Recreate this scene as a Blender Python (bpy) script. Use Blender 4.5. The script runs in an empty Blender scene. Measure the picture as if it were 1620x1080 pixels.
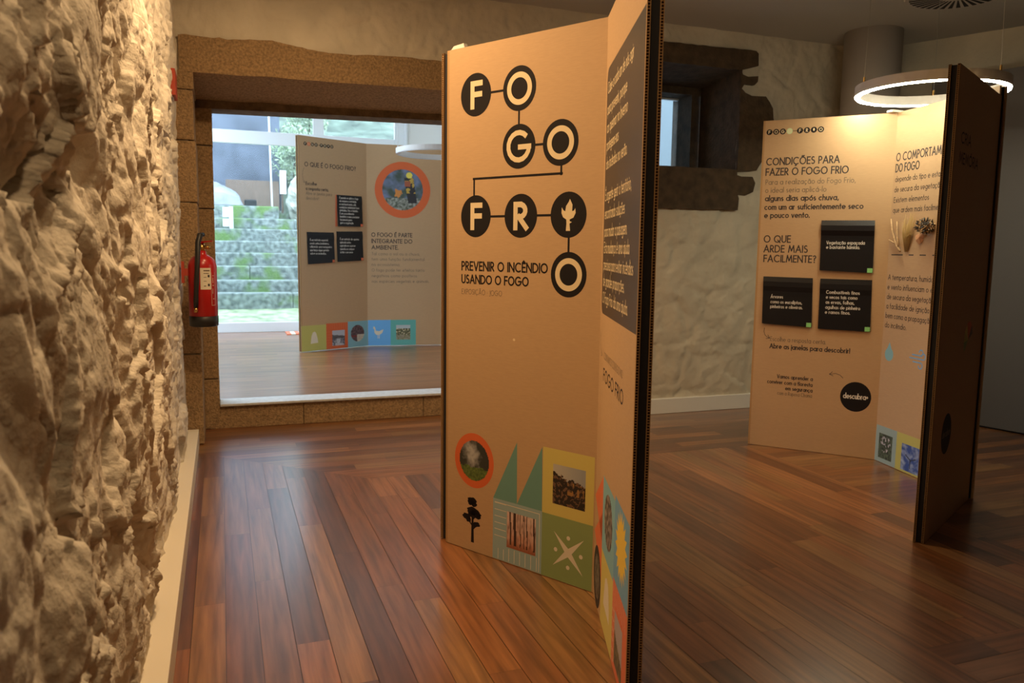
import bpy, math, random
from mathutils import Vector, noise
random.seed(7)
S = bpy.context.scene
COL = S.collection

# ---------------------------------------------------------------- camera, world, lights, exposure
H = 1.2                                           # eye height
cam_d = bpy.data.cameras.new('camera'); cam = bpy.data.objects.new('camera', cam_d); COL.objects.link(cam)
cam_d.sensor_width = 23.5; cam_d.lens = 18.0; cam_d.clip_start = 0.02
yaw, pitch, roll = .354, .1165, .0134
F0 = Vector((math.sin(yaw), math.cos(yaw), 0)); R0 = Vector((math.cos(yaw), -math.sin(yaw), 0)); U0 = Vector((0, 0, 1))
FW = math.cos(pitch) * F0 - math.sin(pitch) * U0; UP = math.cos(pitch) * U0 + math.sin(pitch) * F0
RT = math.cos(roll) * R0 + math.sin(roll) * UP; UP = math.cos(roll) * UP - math.sin(roll) * R0
from mathutils import Matrix
cam.matrix_world = Matrix(((RT.x, UP.x, -FW.x, 0), (RT.y, UP.y, -FW.y, 0), (RT.z, UP.z, -FW.z, H), (0, 0, 0, 1)))
cam_d.dof.use_dof = True; cam_d.dof.focus_distance = 2.9; cam_d.dof.aperture_fstop = 4.0
S.camera = cam

W = bpy.data.worlds.new('overcast sky'); S.world = W; W.use_nodes = True
bg = W.node_tree.nodes['Background']; bg.inputs[0].default_value = (.68, .85, 1.0, 1); bg.inputs[1].default_value = 5.4

WARM = (1.0, .66, .34)
def lamp(name, kind, loc, power, color, size=.1, target=None, spread=math.pi, **kw):
    d = bpy.data.lights.new(name, kind); d.energy = power; d.color = color
    if kind == 'AREA':
        d.shape = 'DISK'; d.size = size; d.spread = spread
    elif kind == 'SPOT':
        d.shadow_soft_size = size; d.spot_size = kw.get('angle', 1.6); d.spot_blend = kw.get('blend', .8)
    o = bpy.data.objects.new(name, d); COL.objects.link(o); o.location = loc
    if target is not None:
        o.rotation_euler = (Vector(target) - Vector(loc)).to_track_quat('-Z', 'Y').to_euler()
    return o
# unseen warm lamps at ceiling height, above the frame
lamp('unseen_lamp', 'AREA', (.30, 2.85, 2.77), 25, WARM, .12, spread=2.5)
lamp('unseen_lamp', 'AREA', (.16, 1.95, 2.77), 8, WARM, .12, spread=2.6)
lamp('unseen_lamp', 'AREA', (.36, .95, 2.77), 6, WARM, .12, spread=2.5)  # lamp added to brighten the near left wall
lamp('unseen_lamp', 'AREA', (2.05, 3.15, 2.77), 9, WARM, .12, spread=2.1)  # lamp added to brighten the floor on the right
lamp('unseen_lamp', 'AREA', (.42, 3.95, 2.77), 15, WARM, .12)

S.view_settings.view_transform = 'Standard'; S.view_settings.look = 'None'
S.view_settings.gamma = 1.0; S.view_settings.use_curve_mapping = False
S.view_settings.exposure = 0.0
try:
    S.cycles.use_denoising = True
except Exception:
    pass

# ---------------------------------------------------------------- materials
def nodes(name):
    m = bpy.data.materials.new(name); m.use_nodes = True
    nt = m.node_tree; return m, nt, nt.nodes['Principled BSDF']
def mat(name, c, rough=.6, var=0., scale=20., bump=0., bscale=60., metal=0., stretch=None, spec=.5):
    m, nt, b = nodes(name)
    b.inputs['Base Color'].default_value = (*c, 1); b.inputs['Roughness'].default_value = rough
    b.inputs['Metallic'].default_value = metal; b.inputs['Specular IOR Level'].default_value = spec
    if var or bump:
        tc = nt.nodes.new('ShaderNodeTexCoord'); mp = nt.nodes.new('ShaderNodeMapping')
        nt.links.new(tc.outputs['Object'], mp.inputs[0])
        if stretch: mp.inputs['Scale'].default_value = stretch
    if var:
        n = nt.nodes.new('ShaderNodeTexNoise'); n.inputs['Scale'].default_value = scale; n.inputs['Detail'].default_value = 6
        nt.links.new(mp.outputs[0], n.inputs['Vector'])
        r = nt.nodes.new('ShaderNodeValToRGB'); r.color_ramp.elements[0].position = .3; r.color_ramp.elements[1].position = .7
        r.color_ramp.elements[0].color = (*[x * (1 - var) for x in c], 1); r.color_ramp.elements[1].color = (*[min(1, x * (1 + var)) for x in c], 1)
        nt.links.new(n.outputs['Fac'], r.inputs[0]); nt.links.new(r.outputs[0], b.inputs['Base Color'])
    if bump:
        n2 = nt.nodes.new('ShaderNodeTexNoise'); n2.inputs['Scale'].default_value = bscale; n2.inputs['Detail'].default_value = 8
        nt.links.new(mp.outputs[0], n2.inputs['Vector'])
        bp = nt.nodes.new('ShaderNodeBump'); bp.inputs['Strength'].default_value = bump; bp.inputs['Distance'].default_value = .01
        nt.links.new(n2.outputs['Fac'], bp.inputs['Height']); nt.links.new(bp.outputs[0], b.inputs['Normal'])
    return m
def attr_mat(name, rough=.6, attr='Col', spec=.5):
    m, nt, b = nodes(name); a = nt.nodes.new('ShaderNodeVertexColor'); a.layer_name = attr
    nt.links.new(a.outputs['Color'], b.inputs['Base Color']); b.inputs['Roughness'].default_value = rough
    b.inputs['Specular IOR Level'].default_value = spec
    return m
def emit_mat(name, c, s):
    m, nt, b = nodes(name); b.inputs['Base Color'].default_value = (.8, .8, .8, 1)
    b.inputs['Emission Color'].default_value = (*c, 1); b.inputs['Emission Strength'].default_value = s
    return m
def glass_mat(name, tint=(1, 1, 1), haze=.035):
    m, nt, b = nodes(name); nt.nodes.remove(b); out = nt.nodes['Material Output']
    t = nt.nodes.new('ShaderNodeBsdfTransparent'); t.inputs[0].default_value = (*tint, 1)
    g = nt.nodes.new('ShaderNodeBsdfGlossy'); g.inputs['Roughness'].default_value = .02
    f = nt.nodes.new('ShaderNodeFresnel'); f.inputs[0].default_value = 1.5
    mx = nt.nodes.new('ShaderNodeMixShader')
    nt.links.new(f.outputs[0], mx.inputs[0]); nt.links.new(t.outputs[0], mx.inputs[1]); nt.links.new(g.outputs[0], mx.inputs[2])
    tl = nt.nodes.new('ShaderNodeBsdfTranslucent'); tl.inputs[0].default_value = (.8, .9, 1, 1); df = nt.nodes.new('ShaderNodeMixShader'); df.inputs[0].default_value = haze  # translucent mix lays a pale blue haze over the view through the panes
    nt.links.new(mx.outputs[0], df.inputs[1]); nt.links.new(tl.outputs[0], df.inputs[2]); nt.links.new(df.outputs[0], out.inputs[0]); return m
def floor_mat(name='plank_floor', coat=.6, r0=.24, r1=.38):
    m, nt, b = nodes(name)
    a = nt.nodes.new('ShaderNodeVertexColor'); a.layer_name = 'Col'
    uv = nt.nodes.new('ShaderNodeUVMap'); mp = nt.nodes.new('ShaderNodeMapping'); mp.inputs['Scale'].default_value = (1.6, 26, 1)
    nt.links.new(uv.outputs[0], mp.inputs[0])
    n = nt.nodes.new('ShaderNodeTexNoise'); n.inputs['Scale'].default_value = 1.6; n.inputs['Detail'].default_value = 7; n.inputs['Distortion'].default_value = .25
    nt.links.new(mp.outputs[0], n.inputs['Vector'])
    r = nt.nodes.new('ShaderNodeValToRGB'); r.color_ramp.elements[0].position = .28; r.color_ramp.elements[1].position = .72
    r.color_ramp.elements[0].color = (.52, .46, .42, 1); r.color_ramp.elements[1].color = (1.4, 1.4, 1.4, 1)
    nt.links.new(n.outputs['Fac'], r.inputs[0])
    mx = nt.nodes.new('ShaderNodeMixRGB'); mx.blend_type = 'MULTIPLY'; mx.inputs[0].default_value = 1
    nt.links.new(a.outputs[0], mx.inputs[1]); nt.links.new(r.outputs[0], mx.inputs[2]); nt.links.new(mx.outputs[0], b.inputs['Base Color'])
    n2 = nt.nodes.new('ShaderNodeTexNoise'); n2.inputs['Scale'].default_value = .5
    rr = nt.nodes.new('ShaderNodeMapRange'); rr.inputs[3].default_value = r0; rr.inputs[4].default_value = r1; b.inputs['Specular IOR Level'].default_value = .6; b.inputs['Coat Weight'].default_value = coat; b.inputs['Coat Roughness'].default_value = .2
    nt.links.new(n2.outputs['Fac'], rr.inputs[0]); nt.links.new(rr.outputs[0], b.inputs['Roughness'])
    bp = nt.nodes.new('ShaderNodeBump'); bp.inputs['Strength'].default_value = .02; bp.inputs['Distance'].default_value = .001
    nt.links.new(n.outputs['Fac'], bp.inputs['Height'])
    return m
M = {}
M['plaster'] = mat('rough_plaster', (.66, .60, .50), .9, .16, 7, .5, 55)
M['plaster_far'] = mat('lime_plaster', (.62, .56, .45), .9, .10, 4, .35, 30)
M['ceil'] = mat('ceiling_paint', (.46, .44, .41), .9)
M['white'] = mat('white_paint', (.80, .80, .78), .6)
M['skirt'] = mat('cream_skirting', (.68, .62, .50), .5)
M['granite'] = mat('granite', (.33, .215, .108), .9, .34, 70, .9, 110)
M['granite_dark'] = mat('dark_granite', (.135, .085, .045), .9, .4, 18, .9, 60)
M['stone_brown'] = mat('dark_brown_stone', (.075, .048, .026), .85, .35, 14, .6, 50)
M['sill'] = mat('pale_threshold', (.55, .56, .56), .5, .12, 30)
M['floor'] = floor_mat(); M['floor2'] = floor_mat('daylit_plank_floor', .6, .30, .45)  # second floor: rougher copy for the glazed room's daylit planks
M['col'] = mat('column_paint', (.50, .46, .43), .8)
M['grey'] = mat('grey_partition', (.13, .12, .118), .8)
M['kraft'] = mat('kraft_cardboard', (.50, .325, .175), .7, .04, 260, .015, 380, stretch=(.12, .12, 1))
M['liner'] = mat('kraft_liner', (.42, .25, .11), .8)
M['flute'] = mat('flute_shadow', (.05, .028, .014), .9)
M['black'] = mat('black_felt', (.012, .012, .016), .8)
M['ink'] = mat('black_ink', (.012, .0095, .011), .55, spec=.2)
M['ink_soft'] = mat('charcoal_ink', (.045, .038, .04), .6, spec=.2)
M['ink_mid'] = mat('grey_ink', (.16, .12, .085), .6)
M['panelink'] = mat('anthracite_print', (.035, .032, .036), .42)
M['cream'] = mat('cream_print', (.74, .60, .38), .6)
M['flap'] = mat('black_card', (.008, .0072, .009), .42, spec=.3)
M['flaptext'] = mat('white_print', (.75, .72, .66), .6)
for k, c in dict(orange=(.66, .13, .035), coral=(.70, .17, .07), yellow=(.62, .53, .15), green=(.25, .34, .13), teal=(.14, .31, .27), pale_teal=(.30, .42, .43),
                 sky=(.16, .36, .55), blue=(.14, .42, .80), aqua=(.22, .45, .52), lime=(.50, .48, .13), turquoise=(.12, .42, .38), stripe=(.72, .66, .52), sun=(.80, .55, .06), mint=(.25, .62, .22), palegreen=(.55, .68, .40)).items():
    M[k] = mat(k + '_print', c, .6)
M['photo'] = attr_mat('printed_photo', .5)
M['ring_white'] = mat('lamp_white', (.72, .70, .68), .45)
M['ring_on'] = emit_mat('led_on', (1.0, .94, .68), 125)
M['ring_off'] = mat('led_off', (.75, .80, .85), .4)
M['wire'] = mat('steel_wire', (.45, .44, .42), .4, metal=.8)
M['red'] = mat('red_enamel', (.42, .012, .012), .28)
M['redsign'] = mat('red_sign', (.45, .06, .03), .5)
M['rubber'] = mat('black_rubber', (.014, .013, .013), .45)
M['brass'] = mat('brass', (.62, .40, .14), .3, metal=1)
M['paper'] = mat('label_paper', (.72, .66, .52), .6)
M['frame'] = mat('white_frame', (.78, .82, .86), .35)
M['outwall'] = mat('pale_render', (.23, .27, .29), .9)
M['glass'] = glass_mat('clear_glass', (.93, .96, .98))
M['moss_stone'] = None
M['tarp'] = mat('white_tarpaulin', (.27, .29, .32), .45, .3, 5)
M['slate'] = mat('grey_render', (.12, .14, .185), .9, .35, 2.2)
M['brownboard'] = mat('brown_board', (.24, .17, .13), .9, .2, 5, stretch=(6, 6, 1))
M['stone'] = mat('pale_stone', (.42, .44, .38), .9, .5, 7, .8, 14)
M['leaf'] = mat('leaf_green', (.36, .46, .30), .6, .6, 3)
M['bark'] = mat('bark', (.10, .07, .05), .9)
M['earth'] = mat('mossy_ground', (.34, .42, .24), .95, .5, 8, .6, 30)
M['hill'] = mat('grassy_bank', (.13, .17, .13), .95, .6, 3, .6, 12)
M['twig'] = mat('dry_twig', (.50, .33, .17), .8, .3, 60)
M['straw'] = mat('dry_straw', (.42, .28, .10), .8)
M['dryleaf'] = mat('dry_leaf', (.42, .20, .09), .7)
M['cone'] = mat('dark_seed', (.045, .04, .035), .7, .5, 90)
def moss_mat():
    m, nt, b = nodes('mossy_step_stone'); tc = nt.nodes.new('ShaderNodeTexCoord')
    def nz(s, d=6):
        n = nt.nodes.new('ShaderNodeTexNoise'); n.inputs['Scale'].default_value = s; n.inputs['Detail'].default_value = d
        nt.links.new(tc.outputs['Object'], n.inputs['Vector']); return n
    a = nz(16, 9); r = nt.nodes.new('ShaderNodeValToRGB'); r.color_ramp.elements[0].color = (.10, .125, .115, 1); r.color_ramp.elements[1].color = (.33, .385, .36, 1)
    r.color_ramp.elements[0].position = .35; r.color_ramp.elements[1].position = .68
    nt.links.new(a.outputs['Fac'], r.inputs[0])
    c = nz(2.3, 5); r2 = nt.nodes.new('ShaderNodeValToRGB'); r2.color_ramp.elements[0].position = .54; r2.color_ramp.elements[1].position = .64
    nt.links.new(c.outputs['Fac'], r2.inputs[0])
    mx = nt.nodes.new('ShaderNodeMixRGB'); mx.inputs[2].default_value = (.14, .24, .07, 1)
    nt.links.new(r2.outputs[0], mx.inputs[0]); nt.links.new(r.outputs[0], mx.inputs[1]); nt.links.new(mx.outputs[0], b.inputs['Base Color'])
    b.inputs['Roughness'].default_value = .95
    bp = nt.nodes.new('ShaderNodeBump'); bp.inputs['Strength'].default_value = .8; bp.inputs['Distance'].default_value = .03
    nt.links.new(a.outputs['Fac'], bp.inputs['Height']); nt.links.new(bp.outputs[0], b.inputs['Normal'])
    return m
M['moss_stone'] = moss_mat()

# ---------------------------------------------------------------- mesh helpers (everything in world metres)
class MB:
    def __init__(s): s.v = []; s.f = []; s.m = []; s.mats = []; s.cols = []; s.uvs = []
    def mi(s, m):
        if m is None: return 0
        if m not in s.mats: s.mats.append(m)
        return s.mats.index(m)
    def poly(s, pts, m=None, col=None, uv=None):
        i = len(s.v); s.v += [tuple(p) for p in pts]; s.f.append(tuple(range(i, i + len(pts)))); s.m.append(s.mi(m))
        s.cols.append(col); s.uvs.append(uv)
    def face(s, idx, m=None):
        s.f.append(tuple(idx)); s.m.append(s.mi(m)); s.cols.append(None); s.uvs.append(None)
    def hexa(s, p, m=None):                      # 8 corners: bottom 4 ccw, top 4 ccw
        i = len(s.v); s.v += [tuple(q) for q in p]
        for a in ((3, 2, 1, 0), (4, 5, 6, 7), (0, 1, 5, 4), (1, 2, 6, 5), (2, 3, 7, 6), (3, 0, 4, 7)): s.face([i + k for k in a], m)
    def box(s, a, b, m=None):
        x0, y0, z0 = a; x1, y1, z1 = b
        s.hexa(((x0, y0, z0), (x1, y0, z0), (x1, y1, z0), (x0, y1, z0), (x0, y0, z1), (x1, y0, z1), (x1, y1, z1), (x0, y1, z1)), m)
    def prism(s, loop, off, m=None):             # loop: 3d points, extruded by vector off
        n = len(loop); i = len(s.v); off = Vector(off)
        s.v += [tuple(Vector(p)) for p in loop] + [tuple(Vector(p) + off) for p in loop]
        s.face(range(i, i + n), m); s.face(range(i + 2 * n - 1, i + n - 1, -1), m)
        for k in range(n): s.face((i + k, i + n + k, i + n + (k + 1) % n, i + (k + 1) % n), m)
    def tube(s, path, r, m=None, seg=10, caps=True):
        path = [Vector(p) for p in path]; n = len(path); i0 = len(s.v)
        rr = r if isinstance(r, (list, tuple)) else [r] * n
        for k, p in enumerate(path):
            t = (path[min(k + 1, n - 1)] - path[max(k - 1, 0)]).normalized()
            a = t.cross(Vector((0, 0, 1))); a = a.normalized() if a.length > 1e-4 else Vector((1, 0, 0))
            b = t.cross(a)
            for j in range(seg):
                w = 2 * math.pi * j / seg; s.v.append(tuple(p + (a * math.cos(w) + b * math.sin(w)) * rr[k]))
        for k in range(n - 1):
            for j in range(seg):
                j2 = (j + 1) % seg; s.face((i0 + k * seg + j, i0 + k * seg + j2, i0 + (k + 1) * seg + j2, i0 + (k + 1) * seg + j), m)
        if caps:
            s.face([i0 + j for j in range(seg)][::-1], m); s.face([i0 + (n - 1) * seg + j for j in range(seg)], m)
    def lathe(s, prof, c, m=None, seg=40):
        i0 = len(s.v); n = len(prof)
        for r, z in prof:
            for j in range(seg):
                w = 2 * math.pi * j / seg; s.v.append((c[0] + r * math.cos(w), c[1] + r * math.sin(w), c[2] + z))
        for k in range(n - 1):
            for j in range(seg):
                j2 = (j + 1) % seg; s.face((i0 + k * seg + j, i0 + k * seg + j2, i0 + (k + 1) * seg + j2, i0 + (k + 1) * seg + j), m)
        s.face([i0 + j for j in range(seg)][::-1], m); s.face([i0 + (n - 1) * seg + j for j in range(seg)], m)
    def build(s, name, m=None, parent=None, smooth=False, bevel=0):
        off = Vector((0, 0, 0)); p = parent
        while p is not None: off += p.location; p = p.parent
        me = bpy.data.meshes.new(name); me.from_pydata([(a - off.x, b - off.y, c - off.z) for a, b, c in s.v], [], s.f); 
        for mm in (s.mats or [m]): me.materials.append(mm)
        if s.mats: me.polygons.foreach_set('material_index', s.m)
        if any(c is not None for c in s.cols):
            ca = me.color_attributes.new('Col', 'FLOAT_COLOR', 'CORNER'); li = 0
            for f, c in zip(s.f, s.cols):
                c = c or (.5, .5, .5)
                for k in range(len(f)): ca.data[li].color = (*(c[k] if isinstance(c[0], (tuple, list)) else c), 1); li += 1
        if any(u is not None for u in s.uvs):
            ul = me.uv_layers.new(name='UVMap'); li = 0
            for f, u in zip(s.f, s.uvs):
                for k in range(len(f)):
                    if u: ul.data[li].uv = u[k]
                    li += 1
        if smooth: me.polygons.foreach_set('use_smooth', [True] * len(me.polygons))
        me.update()
        o = bpy.data.objects.new(name, me); COL.objects.link(o); o.parent = parent
        if bevel:
            bv = o.modifiers.new('bevel', 'BEVEL'); bv.width = bevel; bv.segments = 2; bv.limit_method = 'ANGLE'
        return o
def empty(name, loc, label, cat, group=None):
    o = bpy.data.objects.new(name, None); COL.objects.link(o); o.location = loc; o.empty_display_size = .1
    return tag(o, label, cat, group)
def tag(o, label, cat, group=None):
    o['label'] = label; o['category'] = cat
    if group: o['group'] = group
    return o
def struct(o, label=None):
    o['kind'] = 'structure'
    if label: o['label'] = label
    return o
def fbm(x, y, z, o=4): return noise.fractal(Vector((x, y, z)), 1.0, 2.1, o)

# ---------------------------------------------------------------- floor, made of planks
def planks(mb, x0, x1, y0, y1, z, along, w=.1, cut=None, pal=None):
    pal = pal or [(.20, .075, .026), (.26, .10, .036), (.15, .052, .02), (.32, .135, .05), (.22, .095, .04), (.12, .045, .02), (.28, .11, .034), (.31, .16, .06), (.27, .13, .045)]
    a0, a1, b0, b1 = (y0, y1, x0, x1) if along == 'Y' else (x0, x1, y0, y1)
    b = b0
    while b < b1 - .005:
        be = min(b + w, b1); g = .0009
        lo0, lo1, hi0, hi1 = a0, a0, a1, a1
        if cut:
            lo0, hi0 = cut(b, a0, a1); lo1, hi1 = cut(be, a0, a1)
        a = min(lo0, lo1) - random.random() * 1.6; first = True
        while a < max(hi0, hi1):
            ae = a + random.uniform(.6, 1.7)
            if max(hi0, hi1) - ae < .25: ae = max(hi0, hi1) + 1
            A0, A1 = min(max(a, lo0), hi0), min(max(a, lo1), hi1); E0, E1 = max(lo0, min(ae, hi0)), max(lo1, min(ae, hi1))
            if E0 > A0 + .001 or E1 > A1 + .001:
                c = random.choice(pal); k = random.uniform(.85, 1.15); c = tuple((.12 * (.205, .08, .029)[i] + .88 * x * k) * (.76, .72, .69)[i] for i, x in enumerate(c)); u0 = random.random() * 50; v0 = random.random() * 50
                P = [(A0, b + g), (E0 - g, b + g), (E1 - g, be - g), (A1, be - g)]
                pts = [(q, p, z) if along == 'Y' else (p, q, z) for p, q in P]
                if along == 'Y': pts = pts[::-1]; P = P[::-1]
                mb.poly(pts, None, c, [(p + u0, q + v0) for p, q in P])
            a = ae
        b = be
fm = MB()
XB, YB = 3.05, 4.0
def cutA(x, a0, a1): return a0, YB + max(0, (.7 - x) * .93) if x < .7 else YB
def cutB(y, a0, a1): return max(-.2, .7 - (y - YB) / .93), a1
planks(fm, -.22, 2.0, -2.5, 4.8, 0, 'Y', .1, cutA)
planks(fm, 2.0, XB, 1.7, 4.0, 0, 'Y', .1)
planks(fm, 2.0, XB, -2.5, 1.7, 0, 'X', .1)
planks(fm, -.22, 4.9, YB, 5.45, 0, 'X', .1, cutB)
planks(fm, XB, 7.0, -2.5, YB, 0, 'X', .1)
fm.poly([(-.4, -2.6, -.004), (7.1, -2.6, -.004), (7.1, 5.6, -.004), (-.4, 5.6, -.004)], None, (.03, .015, .008), [(0, 0)] * 4)
struct(fm.build('floor', M['floor']), 'polished reddish brown plank floor of the exhibition room')

# ---------------------------------------------------------------- left wall with heavy relief
def facet(q, sc, seed):
    """broken facets: every cell is a tilted plane"""
    d, pts = noise.voronoi(Vector((q.x * sc, q.y * sc, seed)))
    c = pts[0]; t = noise.cell_vector(Vector((c.x * 7.31 + 11, c.y * 5.77 + 3, c.z * 3.1 + seed)))
    return ((q.x * sc - c.x) * (t.x - .5) + (q.y * sc - c.y) * (t.y - .5)) * 1.6 + (t.z - .5) * .8, min(1, (d[1] - d[0]) * 3)
def left_relief(y, z):
    p = Vector((y, z, 3.3))
    w = Vector((noise.noise(p * 2.1), noise.noise(p * 2.1 + Vector((5, 5, 5))), 0)) * .10
    w2 = Vector((noise.noise(p * 11), noise.noise(p * 11 + Vector((2, 9, 4))), 0)) * .018
    q = p + w + w2
    big = noise.fractal(q * 1.9, 1.0, 2.0, 2)
    f1, e1 = facet(q, 3.6, .5)
    f2, e2 = facet(q + w2, 10, 4.5); f3, e3 = facet(q + w2, 25, 9.5)
    rough = max(0, min(1, .45 + 1.5 * noise.noise(p * 2.7 + Vector((1, 2, 8)))))
    fine = noise.fractal(q * 26, .9, 2.1, 4)
    grit = noise.fractal(p * 75, .8, 2.1, 2)
    gouge = max(0, noise.noise(q * 4.2 + Vector((3, 1, 4))) - .08)
    return .018 * big + .036 * f1 + .006 * e1 + .016 * f2 * (.4 + .6 * rough) + .0035 * e2 + (.003 + .0085 * rough) * fine + .0035 * rough * grit + .008 * rough * f3 - .085 * gouge
lw = MB(); ys = []; y = .25
while y < 5.04: ys.append(y); y += .0042 + .0085 * max(0, y - .5) / 3.5 * 1.6
ys.append(5.06); ys = [-2.5, -1.5, -.8, -.3, .0, .12] + ys
zs = [i * 2.82 / 360 for i in range(361)]
nz_ = len(zs)
for y in ys:
    for z in zs:
        k = 1.0 if y < 4.3 else max(.35, 1 - (y - 4.3) / 1.1)
        sm = 1.0 if z > .16 else .35 + .65 * max(0, (z - .08) / .08)
        lw.v.append((min(-.150, -.226 + left_relief(y, z) * k * sm) if y > .2 else -.235, y, z))
for i in range(len(ys) - 1):
    for j in range(nz_ - 1):
        a = i * nz_ + j; lw.f.append((a + nz_, a + nz_ + 1, a + 1, a))
n = len(lw.f); lw.m = [0] * n; lw.cols = [None] * n; lw.uvs = [None] * n
struct(lw.build('wall_left', M['plaster'], smooth=True), 'very rough plastered stone wall close on the left')
bl = MB(); bl.box((-.25, -2.5, 0), (-.158, 4.99, .102)); struct(bl.build('baseboard_left', M['skirt'], bevel=.003), 'cream skirting along the rough left wall')

# ---------------------------------------------------------------- back wall with doorway and small window
DX0, DX1, DZ = -.17, 2.05, 2.36
WX0, WX1, WZ0, WZ1 = 2.75, 3.62, 1.81, 2.535
wb = MB(); nx, nzz = 430, 230; x0, x1 = -.30, 5.0
def back_y(x, z):
    p = Vector((x, z, 7.7)); q = p + Vector((noise.noise(p * 4), noise.noise(p * 4 + Vector((5, 5, 5))), 0)) * .07
    f1, e1 = facet(q, 4.2, 2.5); f2, e2 = facet(q, 14, 6.5)
    return 5.035 - .012 * fbm(x * 2.2, 1.7, z * 2.2, 3) - .010 * f1 - .007 * e1 - .005 * f2 - .006 * fbm(x * 12, 4.2, z * 12, 4) - .0025 * fbm(x * 40, 8.2, z * 40, 2)
gx = [x0 + (x1 - x0) * i / nx for i in range(nx + 1)]; gz = [2.82 * i / nzz for i in range(nzz + 1)]
for x in gx:
    for z in gz: wb.v.append((x, back_y(x, z), z))
for i in range(nx):
    for j in range(nzz):
        cx, cz = (gx[i] + gx[i + 1]) / 2, (gz[j] + gz[j + 1]) / 2
        if DX0 < cx < DX1 and cz < DZ: continue
        if WX0 - .02 < cx < WX1 - .006 and WZ0 - .05 < cz < WZ1 + .05: continue
        a = i * (nzz + 1) + j; wb.face((a, a + nzz + 1, a + nzz + 2, a + 1))
struct(wb.build('wall_back', M['plaster_far'], smooth=True), 'cream rough plaster wall with the stone doorway')
bb = MB(); bb.box((2.3, 5.0, 0), (4.86, 5.06, .112)); struct(bb.build('baseboard_back', M['white'], bevel=.003), 'white skirting along the back wall')

def rough_prism(name, loop_xz, y0, y1, m, label=None, amp=.008, kind=True, parent=None):
    pts = []; n = len(loop_xz)
    for i in range(n):
        a, b = loop_xz[i], loop_xz[(i + 1) % n]; L = math.hypot(b[0] - a[0], b[1] - a[1]); k = max(1, int(L / .04))
        for t in range(k):
            u = t / k; x = a[0] + (b[0] - a[0]) * u; z = a[1] + (b[1] - a[1]) * u
            d = amp * noise.noise(Vector((x * 14, z * 14, 2.2)))
            pts.append((x + d, y0, z + d))
    mb = MB(); mb.prism(pts, (0, y1 - y0, 0)); o = mb.build(name, m, parent)
    if kind: struct(o, label)
    return o
# outer lintel (underside slopes down towards the inner frame)
top = [(-.20, 2.395), (-.07, 2.392), (.067, 2.391), (.314, 2.409), (.458, 2.387), (.643, 2.368), (1.11, 2.39), (1.405, 2.383), (1.9, 2.39), (2.3, 2.38)]
tp = []
for i in range(len(top) - 1):
    for t in range(6):
        u = t / 6; x = top[i][0] + (top[i + 1][0] - top[i][0]) * u; tp.append((x, top[i][1] + (top[i + 1][1] - top[i][1]) * u + .008 * noise.noise(Vector((x * 22, 1, 4)))))
tp.append(top[-1])
lt = MB(); n = len(tp)
for i in range(n - 1):
    (xa, za), (xb, zb) = tp[i], tp[i + 1]
    f = lambda x: 2.192 + .012 * x + .006 * noise.noise(Vector((x * 5, 3, 3)))
    lt.hexa(((xa, 5.012, f(xa)), (xb, 5.012, f(xb)), (xb, 5.43, f(xb) - .085), (xa, 5.43, f(xa) - .085), (xa, 5.012, za), (xb, 5.012, zb), (xb, 5.43, zb), (xa, 5.43, za)))
struct(lt.build('trim_1', M['granite']), 'granite lintel over the doorway')
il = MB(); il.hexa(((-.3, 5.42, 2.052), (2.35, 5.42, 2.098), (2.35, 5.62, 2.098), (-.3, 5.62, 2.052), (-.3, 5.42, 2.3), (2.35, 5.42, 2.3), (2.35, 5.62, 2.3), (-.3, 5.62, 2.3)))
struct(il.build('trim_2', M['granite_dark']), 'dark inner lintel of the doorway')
def jamb(name, xa, xb, y0, y1, joints, m, label):
    mb = MB()
    for a, b in zip(joints[:-1], joints[1:]):
        o = random.uniform(-.004, .004); mb.box((xa, y0 + o, a + .003), (xb + o, y1, b - .003))
    return struct(mb.build(name, m, bevel=.006), label)
jamb('trim_3', -.32, -.128, 5.012, 5.43, [0, .555, 1.044, 1.449, 1.805, 2.09, 2.20], M['granite'], 'granite block jamb left of the doorway')
jamb('trim_4', -.32, -.036, 5.42, 5.60, [0, .334, .93, 1.433, 1.828, 2.07], M['granite'], 'inner granite jamb behind the fire extinguisher')
jamb('trim_5', 2.0, 2.3, 5.012, 5.60, [0, .5, 1.0, 1.5, 2.1, 2.2], M['granite'], 'granite jamb right of the doorway')
st = MB()
for a, b in ((-.10, .494), (.497, 1.33), (1.333, 2.02)): st.box((a, 5.42, 0), (b, 5.60, .152))
struct(st.build('trim_6', M['granite'], bevel=.004), 'granite step block of the doorway')
th = MB(); th.box((-.036, 5.395, .152), (2.0, 5.60, .168)); struct(th.build('trim_7', M['sill'], bevel=.003), 'pale threshold slab on the doorway step')

# small deep window
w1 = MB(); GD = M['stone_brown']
outline = [(2.70, 2.668), (2.989, 2.668), (3.761, 2.678), (3.767, 2.575), (3.70, 2.556), (3.635, 2.55), (3.613, 2.543)]
def wloop(pts, y0=5.006, y1=5.30, amp=.006):
    out = []; n = len(pts)
    for i in range(n):
        a, b = pts[i], pts[(i + 1) % n]; k = max(1, int(math.hypot(b[0] - a[0], b[1] - a[1]) / .05))
        for t in range(k):
            u = t / k; x = a[0] + (b[0] - a[0]) * u; z = a[1] + (b[1] - a[1]) * u; d = amp * noise.noise(Vector((x * 17, z * 17, 5)))
            out.append((x + d, y0, z + d))
    w1.prism(out, (0, y1 - y0, 0), GD)
wloop([(2.70, 2.53), (3.61, 2.53), (3.70, 2.556), (3.767, 2.575), (3.761, 2.66), (3.74, 2.678), (2.989, 2.668), (2.70, 2.67)])
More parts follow.
